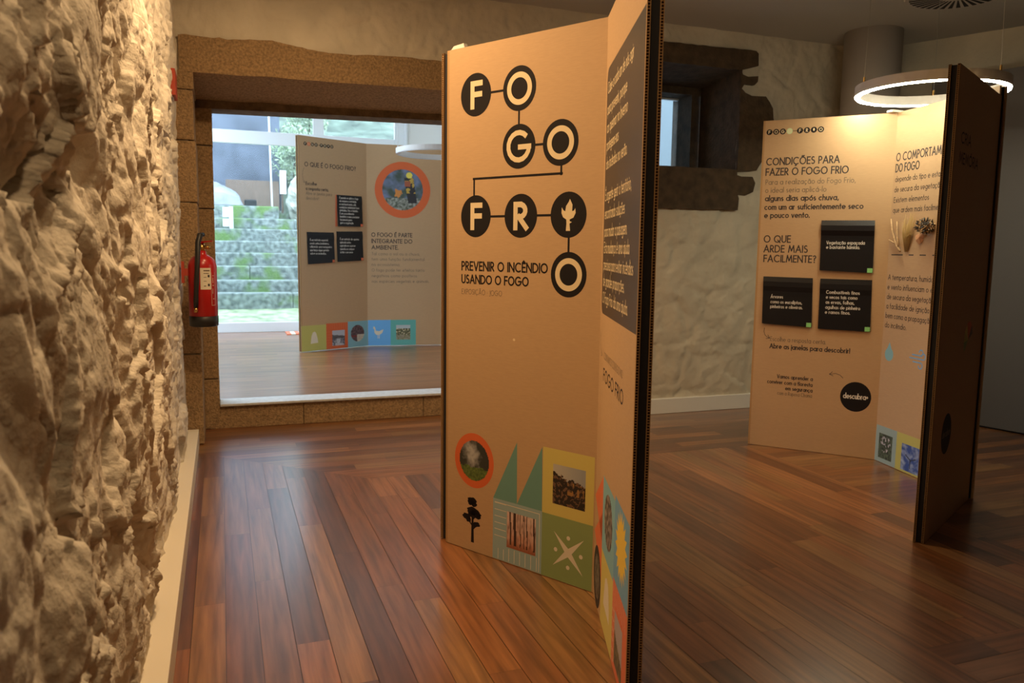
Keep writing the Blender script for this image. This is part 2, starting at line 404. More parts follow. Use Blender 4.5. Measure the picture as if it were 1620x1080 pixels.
wloop([(3.622, 1.80), (3.79, 1.814), (3.89, 1.959), (3.936, 2.148), (3.916, 2.281), (3.843, 2.358), (3.72, 2.355), (3.66, 2.37), (3.628, 2.40), (3.65, 2.435), (3.74, 2.435), (3.766, 2.46), (3.766, 2.498), (3.68, 2.49), (3.632, 2.50), (3.615, 2.53)])
wloop([(2.70, 1.50), (3.038, 1.509), (3.642, 1.518), (3.645, 1.60), (3.63, 1.63), (3.70, 1.625), (3.77, 1.655), (3.785, 1.72), (3.76, 1.768), (3.66, 1.765), (3.622, 1.773), (3.62, 1.812), (2.70, 1.812)])
wloop([(2.60, 1.50), (2.76, 1.50), (2.76, 2.66), (2.60, 2.66)])
# reveal: right, top, bottom, left
def quad(a, b, c, d, m=GD): w1.poly((a, b, c, d), m)
quad((3.625, 5.006, 1.80), (3.60, 5.50, 1.80), (3.60, 5.50, 2.49), (3.625, 5.006, 2.54))
quad((2.75, 5.006, 2.53), (3.63, 5.006, 2.54), (3.60, 5.50, 2.485), (2.8, 5.50, 2.485))
quad((2.75, 5.006, 1.812), (2.8, 5.50, 1.808), (3.60, 5.50, 1.808), (3.63, 5.006, 1.812))
quad((2.76, 5.006, 1.80), (2.76, 5.006, 2.54), (2.82, 5.5, 2.49), (2.82, 5.5, 1.80))
st2 = M['granite']
for (xa, xb, za, zb) in ((3.521, 3.66, 1.75, 2.52), (2.7, 2.9, 1.75, 2.52)): w1.box((xa, 5.502, za), (xb, 5.78, zb), GD)
w1.box((2.7, 5.50, 2.432), (3.66, 5.78, 2.55), GD); w1.box((2.7, 5.50, 1.70), (3.66, 5.78, 1.815), GD)
wd = struct(w1.build('window_1', GD), 'small deep stone window behind the tall front panel')
gp = MB(); gp.box((2.88, 5.70, 1.81), (3.53, 5.706, 2.44)); gp.build('window_pane', M['glass'], wd)
fr = MB()
for a, b in (((2.9, 5.69, 1.815), (3.5215, 5.72, 1.825)), ((2.9, 5.69, 2.42), (3.5215, 5.72, 2.432))): fr.box(a, b)
fr.build('window_frame', M['frame'], wd)
bw = MB(); bw.box((2.95, 6.9, -.2), (7.0, 7.1, 6.0)); struct(bw.build('wall_outside', M['outwall']), 'pale rendered wall seen through the small window')

# ---------------------------------------------------------------- right wall, ceiling, rest of room
rw = MB(); p0 = Vector((4.84, 5.06, 0)); p1 = Vector((7.0, .68, 0)); d = (p1 - p0); N = 90; K = 50
nn = Vector((d.y, -d.x, 0)).normalized()
for i in range(N + 1):
    for j in range(K + 1):
        q = p0 + d * (i / N); z = 2.82 * j / K; k = .012 * fbm(q.x * 3, q.y * 3, z * 3, 4)
        rw.v.append((q.x + nn.x * k, q.y + nn.y * k, z))
for i in range(N):
    for j in range(K):
        a = i * (K + 1) + j; rw.face((a, a + K + 1, a + K + 2, a + 1))
struct(rw.build('wall_right', M['plaster_far'], smooth=True), 'cream plaster wall above the grey partition')
rw2 = MB(); rw2.box((6.98, -2.5, 0), (7.1, .75, 2.82)); struct(rw2.build('wall_right_return', M['grey']))
wf = MB(); wf.box((-.4, -2.6, 0), (7.1, -2.5, 2.82)); struct(wf.build('wall_front', M['grey']))
ce = MB(); ce.box((-.4, -2.6, 2.80), (7.1, 5.2, 2.9)); struct(ce.build('ceiling', M['ceil']), 'plain dull ceiling of the exhibition room')
co = MB(); co.lathe([(.198, 0), (.198, 2.80)], (4.49, 4.655, 0), None, 48)
cc = co.build('column', M['col'], smooth=True); struct(cc, 'round grey column behind the lit ring lamp')
for poly in cc.data.polygons:
    if abs(poly.normal.z) > .9: poly.use_smooth = False
gpt = MB(); a = Vector((4.86, 4.45, 0)); b = Vector((5.46, 2.2, 0)); t = (b - a).normalized(); nr = Vector((-t.y, t.x, 0)) * .06
gpt.hexa([a + Vector((0, 0, .012)), a + nr + Vector((0, 0, .012)), b + nr + Vector((0, 0, .012)), b + Vector((0, 0, .012)), a + Vector((0, 0, 2.45)), a + nr + Vector((0, 0, 2.45)), b + nr + Vector((0, 0, 2.45)), b + Vector((0, 0, 2.45))])
gpt.hexa([a + nr * .2 + Vector((0, 0, 0)), a + nr * .8, b + nr * .8, b + nr * .2, a + nr * .2 + Vector((0, 0, .014)), a + nr * .8 + Vector((0, 0, .014)), b + nr * .8 + Vector((0, 0, .014)), b + nr * .2 + Vector((0, 0, .014))], M['black'])
gpt.mats = [M['grey'], M['black']]; gpt.m = [0] * 6 + [1] * 6
struct(gpt.build('wall_partition', M['grey']), 'plain dark grey partition at the right edge')

# ---------------------------------------------------------------- stroke font (monoline geometric capitals and small letters)
def arc(cx, cy, rx, ry, a0, a1, n=None):
    n = n or max(5, int(abs(a1 - a0) / 20))
    return [(cx + rx * math.cos(math.radians(a0 + (a1 - a0) * i / n)), cy + ry * math.sin(math.radians(a0 + (a1 - a0) * i / n))) for i in range(n + 1)]
def L(*p): return [(p[i], p[i + 1]) for i in range(0, len(p), 2)]
X = .62; rb = .31
G = {
 'A': (.78, [L(0, 0, .39, 1), L(.39, 1, .78, 0), L(.14, .33, .64, .33)]),
 'B': (.5, [L(0, 0, 0, 1), L(0, 1, .24, 1), arc(.24, .76, .2, .24, 90, -90), L(0, .52, .24, .52), arc(.25, .26, .25, .26, 90, -90), L(0, 0, .25, 0)]),
 'C': (.84, [arc(.5, .5, .5, .5, 45, 315)]),
 'D': (.74, [L(0, 0, 0, 1), L(0, 1, .24, 1), arc(.24, .5, .5, .5, 90, -90), L(0, 0, .24, 0)]),
 'E': (.45, [L(0, 0, 0, 1), L(0, 1, .45, 1), L(0, .52, .42, .52), L(0, 0, .45, 0)]),
 'F': (.44, [L(0, 0, 0, 1), L(0, 1, .44, 1), L(0, .52, .42, .52)]),
 'G': (1.0, [arc(.5, .5, .5, .5, 42, 357), L(.56, .47, 1.0, .47)]),
 'H': (.66, [L(0, 0, 0, 1), L(.66, 0, .66, 1), L(0, .52, .66, .52)]),
 'I': (.0, [L(0, 0, 0, 1)]),
 'J': (.2, [L(.2, 1, .2, 0), arc(.05, 0, .15, .18, 0, -120)]),
 'L': (.4, [L(0, 0, 0, 1), L(0, 0, .4, 0)]),
 'M': (.9, [L(0, 0, .14, 1), L(.14, 1, .45, .2), L(.45, .2, .76, 1), L(.76, 1, .9, 0)]),
 'N': (.74, [L(0, 0, 0, 1), L(0, 1, .74, 0), L(.74, 0, .74, 1)]),
 'O': (.94, [arc(.47, .5, .47, .5, 0, 360)]),
 'P': (.46, [L(0, 0, 0, 1), L(0, 1, .2, 1), arc(.2, .73, .26, .27, 90, -90), L(0, .46, .2, .46)]),
 'Q': (1.0, [arc(.5, .5, .5, .5, 0, 360), L(.58, .32, .95, -.05)]),
 'R': (.5, [L(0, 0, 0, 1), L(0, 1, .2, 1), arc(.2, .73, .26, .27, 90, -90), L(0, .46, .2, .46), L(.16, .46, .5, 0)]),
 'S': (.48, [arc(.24, .76, .2, .24, 30, 270), arc(.24, .26, .24, .26, 90, -150)]),
 'T': (.5, [L(.25, 0, .25, 1), L(0, 1, .5, 1)]),
 'U': (.62, [L(0, 1, 0, .31), arc(.31, .31, .31, .31, 180, 360), L(.62, .31, .62, 1)]),
 'V': (.7, [L(0, 1, .35, 0), L(.35, 0, .7, 1)]),
 'X': (.6, [L(0, 0, .6, 1), L(0, 1, .6, 0)]),
 'Z': (.56, [L(0, 1, .56, 1), L(.56, 1, 0, 0), L(0, 0, .56, 0)]),
 'a': (X, [arc(rb, rb, rb, rb, 0, 360), L(X, 0, X, X)]),
 'b': (X, [L(0, 0, 0, 1.06), arc(rb, rb, rb, rb, 0, 360)]),
 'c': (.53, [arc(rb, rb, rb, rb, 45, 315)]),
 'd': (X, [arc(rb, rb, rb, rb, 0, 360), L(X, 0, X, 1.06)]),
 'e': (X, [arc(rb, rb, rb, rb, 0, 318), L(0.02, rb, X, rb)]),
 'f': (.28, [L(.1, 0, .1, .84), arc(.25, .86, .15, .19, 180, 75), L(-.02, X, .26, X)]),
 'g': (X, [arc(rb, rb, rb, rb, 0, 360), L(X, X, X, -.08), arc(rb, -.08, rb, .22, 0, -155)]),
 'h': (.46, [L(0, 0, 0, 1.06), arc(.23, .39, .23, .23, 180, 0), L(.46, .39, .46, 0)]),
 'i': (0, [L(0, 0, 0, X), L(0, .86, 0, .90)]),
 'j': (0, [L(0, -.28, 0, X), L(0, .86, 0, .90)]),
 'l': (0, [L(0, 0, 0, 1.06)]),
 'm': (.8, [L(0, 0, 0, X), arc(.2, .42, .2, .2, 180, 0), L(.4, .42, .4, 0), arc(.6, .42, .2, .2, 180, 0), L(.8, .42, .8, 0)]),
 'n': (.46, [L(0, 0, 0, X), arc(.23, .39, .23, .23, 180, 0), L(.46, .39, .46, 0)]),
 'o': (X, [arc(rb, rb, rb, rb, 0, 360)]),
 'p': (X, [L(0, -.3, 0, X), arc(rb, rb, rb, rb, 0, 360)]),
 'q': (X, [L(X, -.3, X, X), arc(rb, rb, rb, rb, 0, 360)]),
 'r': (.27, [L(0, 0, 0, X), arc(.2, .4, .2, .22, 180, 65)]),
 's': (.34, [arc(.17, .46, .15, .16, 30, 270), arc(.17, .16, .17, .16, 90, -150)]),
 't': (.26, [L(.13, 0, .13, .92), L(0, X, .26, X)]),
 'u': (.46, [L(0, X, 0, .23), arc(.23, .23, .23, .23, 180, 360), L(.46, 0, .46, X)]),
 'v': (.46, [L(0, X, .23, 0), L(.23, 0, .46, X)]),
 'x': (.44, [L(0, 0, .44, X), L(0, X, .44, 0)]),
 'z': (.4, [L(0, X, .4, X), L(.4, X, 0, 0), L(0, 0, .4, 0)]),
 ',': (.06, [L(.06, .06, 0, -.14)]), '.': (.0, [L(0, 0, 0, .05)]), '-': (.28, [L(0, .33, .28, .33)]), '+': (.32, [L(0, .42, .32, .42), L(.16, .26, .16, .58)]),
 '?': (.4, [arc(.2, .8, .2, .2, 170, -90), L(.2, .6, .2, .3), L(.2, 0, .2, .05)]), '!': (0, [L(0, .3, 0, 1), L(0, 0, 0, .05)]), '·': (0, [L(0, .4, 0, .46)]),
}
ACC = {'´': [(0, .0, .14, .16)], '~': [(-.18, .02, -.07, .1), (-.07, .1, .07, .03), (.07, .03, .18, .11)], '^': [(-.15, 0, 0, .14), (0, .14, .15, 0)], 'ç': [(0, -.05, .06, -.16), (.06, -.16, -.06, -.24)]}
COMB = {'á': ('a', '´'), 'é': ('e', '´'), 'í': ('i', '´'), 'ó': ('o', '´'), 'ú': ('u', '´'), 'ã': ('a', '~'), 'õ': ('o', '~'), 'ê': ('e', '^'), 'ç': ('c', 'ç'),
        'Á': ('A', '´'), 'É': ('E', '´'), 'Ó': ('O', '´'), 'Õ': ('O', '~'), 'Ã': ('A', '~'), 'Ê': ('E', '^'), 'Ç': ('C', 'ç')}
def strokes(txt, track=.26):
    out = []; x = 0
    for ch in txt:
        if ch == ' ': x += .46; continue
        base, ac = COMB.get(ch, (ch, None)); adv, st_ = G[base]
        if base == 'i' and ac: st_ = st_[:1]
        for s_ in st_: out.append([(x + p, q) for p, q in s_])
        if ac:
            cx = x + adv / 2; y0 = 0 if ac == 'ç' else ((1.12 if base.isupper() else .76))
            for a_, b_, c_, d_ in ACC[ac]: out.append([(cx + a_, y0 + b_), (cx + c_, y0 + d_)])
        x += adv + track
    return out, x - track
def ribbon(line, w):                                # list of quads in 2d around a polyline
    n = len(line); q = []; lft = []; rgt = []
    closed = n > 3 and math.hypot(line[0][0] - line[-1][0], line[0][1] - line[-1][1]) < 1e-6
    pts = list(line)
    if n == 2:
        (ax, ay), (bx, by) = pts; l = math.hypot(bx - ax, by - ay) or 1; ux, uy = (bx - ax) / l * w / 2, (by - ay) / l * w / 2
        pts = [(ax - ux, ay - uy), (bx + ux, by + uy)]
    for i in range(n):
        a = pts[i - 1] if i > 0 else (pts[-2] if closed else pts[0]); b = pts[i + 1] if i < n - 1 else (pts[1] if closed else pts[-1])
        dx, dy = b[0] - a[0], b[1] - a[1]; l = math.hypot(dx, dy) or 1; nx_, ny_ = -dy / l * w / 2, dx / l * w / 2
        lft.append((pts[i][0] + nx_, pts[i][1] + ny_)); rgt.append((pts[i][0] - nx_, pts[i][1] - ny_))
    for i in range(n - 1): q.append((rgt[i], rgt[i + 1], lft[i + 1], lft[i]))
    return q

# ---------------------------------------------------------------- printed panel surface
class Face:
    """u along the panel, v upwards, printed on the side of normal n"""
    def __init__(s, p0, p1, z0, flip=False):
        s.o = Vector((p0[0], p0[1], z0)); d = Vector((p1[0] - p0[0], p1[1] - p0[1], 0)); s.W = d.length; s.d = d.normalized()
        s.n = Vector((s.d.y, -s.d.x, 0)); s.n = -s.n if flip else s.n
    def P(s, u, v, k=1): return s.o + s.d * u + Vector((0, 0, v)) + s.n * (.0006 * k if k >= 3 else .00018 * k)
    def print_(s, mb, pts, k=1, m=None):
        pts3 = [s.P(u, v, k) for u, v in pts]
        nrm = Vector((0, 0, 0))
        for i in range(len(pts3)):
            a, b = pts3[i] - pts3[0], pts3[(i + 1) % len(pts3)] - pts3[0]; nrm += a.cross(b)
        if nrm.dot(s.n) < 0: pts3.reverse()
        mb.poly(pts3, m)
    def text(s, mb, rows, k=2, m=None):
        """rows: (text, u, v, cap height, weight, width or None, align)"""
        for r in rows:
            t, u, v, h, w = r[:5]; width = r[5] if len(r) > 5 else None; al = r[6] if len(r) > 6 else 'l'
            st_, tw = strokes(t); sx = (width / tw) if width else h * .95
            if al == 'r': u = u - (width or tw * sx)
            if al == 'c': u = u - (width or tw * sx) / 2
            for n_, line in enumerate(st_):
                for q in ribbon([(p * sx / h, y) for p, y in line], w):
                    s.print_(mb, [(u + a * h, v + b * h) for a, b in q], k + .06 * (n_ % 7), m)
    def disc(s, mb, cu, cv, ru, rv=None, k=1, m=None, r0=0, n=40):
        rv = rv or ru
        if not r0: s.print_(mb, [(cu + ru * math.cos(2 * math.pi * i / n), cv + rv * math.sin(2 * math.pi * i / n)) for i in range(n)], k, m)
        else:
            for i in range(n):
                a, b = 2 * math.pi * i / n, 2 * math.pi * (i + 1) / n
                s.print_(mb, [(cu + r * math.cos(t) * ru, cv + r * math.sin(t) * rv) for r, t in ((r0, a), (1, a), (1, b), (r0, b))], k, m)
    def rect(s, mb, u0, v0, u1, v1, k=1, m=None): s.print_(mb, [(u0, v0), (u1, v0), (u1, v1), (u0, v1)], k, m)
    def photo(s, name, parent, u0, v0, u1, v1, fn, k=2, n=36, round_=False):
        mb = MB()
        for i in range(n):
            for j in range(n):
                a, b = (i + .5) / n, (j + .5) / n
                if round_ and math.hypot(a - .5, b - .5) > .5: continue
                uu = [u0 + (u1 - u0) * t for t in (i / n, (i + 1) / n)]; vv = [v0 + (v1 - v0) * t for t in (j / n, (j + 1) / n)]
                pts = [s.P(p, q, k) for p, q in ((uu[0], vv[0]), (uu[1], vv[0]), (uu[1], vv[1]), (uu[0], vv[1]))]
                if (pts[1] - pts[0]).cross(pts[2] - pts[0]).dot(s.n) < 0: pts.reverse()
                c = fn(a, b); mb.poly(pts, None, tuple(max(.004, min(.9, x)) for x in c))
        return mb.build(name, M['photo'], parent)

def mixc(a, b, t): t = max(0, min(1, t)); return tuple(x + (y - x) * t for x, y in zip(a, b))
def n2(a, b, s, o=3, q=0): return noise.fractal(Vector((a * s, b * s, q)), 1.0, 2.0, o)
def ph_smoke(a, b):
    if b < .34 + .05 * n2(a, b, 6): return mixc((.05, .09, .02), (.14, .2, .04), .5 + n2(a, b, 14))
    c = mixc((.03, .035, .03), (.42, .42, .42), 1.3 - 4.2 * math.hypot(a - .42, (b - .66) * .8) + .5 * n2(a, b, 7))
    return mixc(c, (.5, .5, .52), (b - .7) * 2 if a < .35 else 0)
def ph_forest(a, b):
    c = mixc((.50, .22, .13), (.66, .50, .44), b + .3 * n2(a, b, 5)); c = mixc(c, (.16, .09, .08), 1.3 * n2(a, b * .3, 14, 2, 3))
    for x, w in ((.13, .022), (.28, .045), (.47, .012), (.60, .012), (.70, .015), (.94, .025)):
        if abs(a - x - .01 * math.sin(b * 5)) < w and b > .08: return (.05, .025, .02)
    return mixc((.3, .09, .04), c, b * 4)
def ph_firemen(a, b):
    if b > .78 - .2 * a + .08 * n2(a, b, 7) : return mixc((.5, .48, .42), (.3, .33, .36), a)
    t = n2(a, b, 11)
    c = (.02, .015, .012) if t < .15 else (.16, .09, .05)
    if .45 < a < .95 and .3 < b < .62 and n2(a, b * .4, 12, 2, 5) > .15: c = (.32, .17, .05)
    return c
def ph_fire(a, b):
    c = mixc((.06, .09, .07), (.17, .22, .36), .6 + n2(a, b, 4) - .6 * (1 - b))
    if b < .3: c = mixc((.07, .09, .06), (.38, .4, .36), .45 + n2(a, b, 16))
    if math.hypot(a - .38, (b - .42)) < .09 + .05 * n2(a, b, 14): c = (.62, .25, .06)
    if abs(a - .68 - .15 * (.6 - b)) < .11 and .18 < b < .8: c = (.03, .03, .035) if n2(a, b, 9) < .1 or b < .42 else (.5, .34, .06)
    if math.hypot(a - .66, b - .86) < .075: c = (.75, .66, .10)
    if abs(a - .62) < .07 and .58 < b < .72: c = (.35, .10, .05)
    return c
def ph_lake(a, b):
    if b > .72 - .1 * a: return (.45, .48, .55)
    if b > .45: return mixc((.06, .06, .07), (.13, .13, .14), .5 + n2(a, b, 9))
    return mixc((.09, .1, .13), (.55, .57, .62), (.6 - abs(a - .5) - .6 * b) * 2.2 + n2(a, b, 8))
def ph_bird(a, b):
    if b < .42 and a > .45: return mixc((.48, .42, .33), (.6, .55, .45), n2(a, b, 9) + .5)
    if .25 < b < .4 and a < .5: return (.2, .03, .03)
    return mixc((.05, .03, .035), (.16, .10, .11), .5 + n2(a, b, 10))
def ph_goats(a, b):
    if b > .75: return (.45, .52, .55)
    if b < .32: return mixc((.2, .2, .08), (.35, .3, .25), .5 + n2(a, b, 9))
    t = n2(a, b, 10); return (.62, .55, .36) if t > .28 else mixc((.05, .06, .03), (.22, .2, .1), t + .5)
def ph_flower(a, b):
    t = n2(a, b, 9, 3, 4); d = math.hypot(a - .5, b - .62)
    return (.5, .5, .6) if t > .22 and d < .36 else mixc((.02, .035, .03), (.10, .15, .10), t + .5)
def ph_windmill(a, b):
    for ang in (20, 150, 265):
        x, y_ = a - .5, b - .45; c_, s_ = math.cos(math.radians(ang)), math.sin(math.radians(ang))
        if 0 < x * c_ + y_ * s_ < .32 and abs(-x * s_ + y_ * c_) < .022: return (.02, .03, .06)
    return mixc((.03, .08, .34), (.35, .45, .65), n2(a, b, 4) + .25)
def ph_rock(a, b): return mixc((.03, .025, .022), (.24, .2, .17), .5 + n2(a, b, 7, 4))
def ph_bush(a, b): return mixc((.04, .03, .028), (.36, .30, .27), .4 + n2(a, b, 8, 4, 9))
def ph_field(a, b): return (.42, .37, .36) if b > .62 - .3 * a + .06 * n2(a, b, 8) else mixc((.04, .035, .015), (.22, .17, .05), .5 + n2(a, b, 8))

# ---------------------------------------------------------------- folding screens
TH, SK = .041, .009
def board(root, p0, p1, z0, h, flip=False, ends=(True, True), lean=0):
    f = Face(p0, p1, z0, flip); mb = MB(); i = -f.n
    def slab(a, b, u0, u1, m, v0=0, v1=h):
        c = [f.o + f.d * u + i * t for u, t in ((u0, a), (u1, a), (u1, b), (u0, b))]
        z = Vector((0, 0, v0)); Z = Vector((0, 0, v1)); mb.hexa([q + z for q in c] + [q + Z for q in c], m)
    e = .011
    slab(0, SK, e if ends[0] else 0, f.W - (e if ends[1] else 0), M['kraft'], .002)
    slab(TH - SK, TH, e if ends[0] else 0, f.W - (e if ends[1] else 0), M['kraft'], .002)
    o = mb.build('cardboard_panel', M['kraft'], root)
    cb = MB(); mb = cb; slab(SK + .0005, TH - SK - .0005, .008, f.W - .008, M['black'], .004, h - .004); cb.build('black_core', M['black'], o)
    for side in (0, 1):
        if not ends[side]: continue
        for t0 in (0, TH - SK):
            mb = MB(); u0, u1 = (0, e) if side == 0 else (f.W - e, f.W)
            slab(t0, t0 + .0012, u0, u1, M['liner'], .002); slab(t0 + SK - .0012, t0 + SK, u0, u1, M['liner'], .002)
            slab(t0 + .0012, t0 + SK - .0012, u0 + (.006 if side == 0 else 0), u1 - (0 if side == 0 else .006), M['flute'], .002)
            v = .004
            while v < h - .006:
                slab(t0 + .0012, t0 + SK - .0012, u0 + .001, u1 - .001, M['liner'], v, v + .0017); v += .0072 + random.uniform(-.0006, .0006)
            mb.build('corrugated_edge', M['liner'], o)
    return f, o
def printed(name, f, parent, fn, m, label=None):
    mb = MB(); fn(mb); o = mb.build(name, m, parent)
    if label: o['label'] = label
    return o
def logo_small(f, parent, u, v, w, hot):
    """row of small round letters, one of them coloured"""
    mb = MB(); r = w / 19; xs = [0, 1, 2, 3, 4.5, 5.5, 6.5, 7.5]
    for k, (x, ch) in enumerate(zip(xs, 'FOGOFR*O')):
        c = u + r + x * (w - 2 * r) / 7.5; f.disc(mb, c, v, r, r, 1, M['palegreen'] if k == hot == 3 else M['orange'] if k == hot else M['ink'], n=20)
        if ch != '*': f.text(mb, [(ch, c - r * .45 * (1 if ch in 'OG' else .5), v - r * .5, r, .2, r * (.9 if ch in 'OG' else .5))], 2, M['cream'])
        else: f.disc(mb, c, v + r * .1, r * .3, r * .5, 2, M['cream'], n=10)
    f.rect(mb, u, v - .0015, u + w, v + .0015, .5, M['ink'])
    return mb.build('round_letter_logo', None, parent)
def arrow(f, mb, pts, k=1, w=.004):
    for q in ribbon(pts, w): f.print_(mb, q, k)
    (a, b), (c, d_) = pts[-2], pts[-1]; l = math.hypot(c - a, d_ - b); ux, uy = (c - a) / l, (d_ - b) / l
    for sg in (1, -1):
        ex, ey = c - ux * .018 + sg * -uy * .012, d_ - uy * .018 + sg * ux * .012
        for q in ribbon([(ex, ey), (c, d_)], w): f.print_(mb, q, k)
def flap(root, f, corners, rows, tabm, label, lift=.012, curl=.01, under=None):
    """black hinged card; corners (u,v): top-left, top-right, bottom-right, bottom-left"""
    tl, tr, br, bl_ = corners; mb = MB(); n = 10; grid = []
    for j in range(n + 1):
        t = j / n; a = (tl[0] + (bl_[0] - tl[0]) * t, tl[1] + (bl_[1] - tl[1]) * t); b = (tr[0] + (br[0] - tr[0]) * t, tr[1] + (br[1] - tr[1]) * t)
        k = 3 + (lift * t + curl * math.sin(math.pi * min(1, t * 3.2)) * (1 if t < .32 else 0)) / .0006
        grid.append((a, b, k))
    for (a, b, k), (c, d_, k2) in zip(grid[:-1], grid[1:]):
        p = [f.P(*a, k), f.P(*b, k), f.P(*d_, k2), f.P(*c, k2)]; q = [x - f.n * .0022 for x in p]
        mb.hexa([q[3], q[2], q[1], q[0], p[3], p[2], p[1], p[0]])
    o = mb.build('flap_card', M['flap'], root); o['label'] = label
    kk = 3 + lift * .8 / .0006
    tilt = lambda v: 5.0 + (lift * (tl[1] - v) / (tl[1] - bl_[1]) + curl * math.sin(math.pi * min(1, (tl[1] - v) / (tl[1] - bl_[1]) * 3.2)) * 1.08) / .0006
    tm = MB()
    for r in rows: f.text(tm, [r], max(tilt(r[2] + t_ * r[3]) for t_ in (-.3, .2, .6, 1.1)) + .5, None)
    tm.build('flap_text', M['flaptext'], o)
    tb = MB(); k = tilt(br[1]) + .6; s_ = .028; f.rect(tb, br[0] - s_ - .002, br[1] + .002, br[0] - .002, br[1] + s_, k); tb.build('corner_tab', tabm, o)
    if under:
        ub = MB(); f.print_(ub, under, 3); ub.build('card_lining', M['coral'], o)
    return o

# ---- tall front screen
A0, AB, B1 = (.834, 3.014), (1.197, 2.38), (.952, 1.692); HA = 1.953
scr = empty('folding_exhibition_screen', (1.05, 2.4, 0), 'tall cardboard folding screen in the foreground with FOGO FRIO in black circles', 'display screen', 'cardboard exhibition screens')
fA, oA = board(scr, A0, AB, 0, HA, ends=(True, False))
def big_logo(mb):
    I, Cc = M['ink'], M['cream']
    cs = [('F', .150, 1.773), ('O', .361, 1.772), ('G', .362, 1.569), ('O', .548, 1.569), ('F', .154, 1.324), ('R', .375, 1.322), ('*', .588, 1.322), ('O', .594, 1.116)]
    for ch, u, v in cs: fA.disc(mb, u, v, .0765, .079, 1, I)
    for a, b in (((.15, 1.773), (.361, 1.773)), ((.361, 1.77), (.361, 1.57)), ((.361, 1.569), (.548, 1.569)), ((.554, 1.569), (.554, 1.462)), ((.557, 1.464), (.142, 1.464)), ((.145, 1.464), (.145, 1.324)), ((.154, 1.322), (.588, 1.322)), ((.592, 1.322), (.592, 1.116))):
        for q in ribbon([a, b], .0085): fA.print_(mb, q, .7, I)
    for ch, u, v in cs:
        if ch == 'O': fA.disc(mb, u, v, .0575, .0575, 2, Cc, r0=.66)
        elif ch == 'G': fA.text(mb, [('G', u - .049, v - .048, .097, .19, .097)], 2, Cc)
        elif ch == 'F': fA.text(mb, [('F', u - .017, v - .042, .083, .24, .041)], 2, Cc)
        elif ch == 'R': fA.text(mb, [('R', u - .024, v - .042, .083, .24, .05)], 2, Cc)
        else:
            fl_ = [(0, -.055), (.009, -.055), (.006, -.03), (.016, -.025), (.007, -.022), (.006, -.016), (.022, -.010), (.031, .006), (.029, .022), (.024, .014), (.016, .012), (.017, .034), (.006, .054),
                   (.001, .044), (-.010, .030), (-.013, .012), (-.021, .016), (-.028, .026), (-.029, .006), (-.022, -.008), (-.008, -.016), (-.007, -.03), (-.009, -.055)]
            for i in range(1, len(fl_) - 1): pass
            fA.print_(mb, [(u + x, v + y) for x, y in fl_], 2, Cc)
printed('circle_letter_logo', fA, oA, big_logo, None)
printed('heading_text', fA, oA, lambda mb: fA.text(mb, [('PREVENIR O INCÊNDIO', .084, 1.120, .031, .19, .417), ('USANDO O FOGO', .084, 1.070, .030, .195, .331)]), M['ink'])
printed('subtitle_text', fA, oA, lambda mb: fA.text(mb, [('EXPOSIÇÃO · JOGO', .084, 1.027, .019, .09, .206)]), M['ink_mid'])
printed('orange_ring', fA, oA, lambda mb: fA.disc(mb, .155, .372, .104, .11, 1), M['orange'])
fA.photo('round_photo', oA, .078, .292, .234, .452, ph_smoke, 2, 44, True)
def tree_icon(mb):
    fA.print_(mb, [(.142, .037), (.158, .037), (.155, .15), (.150, .18), (.145, .15)], 1)
    for u, v, a, b in ((.147, .208, .024, .014), (.140, .200, .017, .012), (.157, .196, .016, .012), (.152, .166, .033, .016), (.165, .158, .03, .014), (.145, .150, .02, .012), (.176, .150, .018, .012), (.118, .138, .022, .013), (.128, .126, .014, .010), (.172, .116, .018, .010), (.162, .11, .012, .009)):
        n = 14; fA.print_(mb, [(u + a * (1 + .14 * math.sin(5 * t + u * 90)) * math.cos(t), v + b * (1 + .14 * math.cos(4 * t + v * 70)) * math.sin(t)) for t in [2 * math.pi * i / n for i in range(n)]], 1.2)
    for a, b in (((.15, .09), (.172, .112)), ((.15, .105), (.122, .13)), ((.15, .13), (.172, .155))):
        for q in ribbon([a, b], .006): fA.print_(mb, q, 1.4)
printed('tree_icon', fA, oA, tree_icon, M['ink'])
def teal(mb):
    fA.print_(mb, [(.258, .245), (.377, .245), (.374, .484)], 1); fA.print_(mb, [(.377, .245), (.497, .245), (.494, .487)], 1)
printed('teal_triangles', fA, oA, teal, M['teal'])
printed('pale_teal_square', fA, oA, lambda mb: fA.rect(mb, .258, .004, .498, .245), M['pale_teal'])
def lines_(mb):
    for k in range(8):
        v = .228 - k * .026; u = .335 - max(0, k - 5) * .0
        if k < 6: fA.rect(mb, .266, v, .325, v + .0025, 1.5)
    for k in range(8):
        u = .285 + k * .027; fA.rect(mb, u, .008, u + .0025, .06 if k > 1 else .05, 1.5)
    fA.rect(mb, .266, .230, .485, .2325, 1.5); fA.rect(mb, .485, .008, .4875, .2325, 1.5)
printed('white_lines', fA, oA, lines_, M['stripe'])
fA.photo('forest_photo', oA, .329, .065, .47, .207, ph_forest, 2, 44)
printed('yellow_square', fA, oA, lambda mb: fA.rect(mb, .498, .243, .724, .489), M['yellow'])
fA.photo('photo', oA, .545, .287, .688, .434, ph_firemen, 2, 44)
printed('green_square', fA, oA, lambda mb: fA.rect(mb, .498, .003, .724, .243), M['green'])
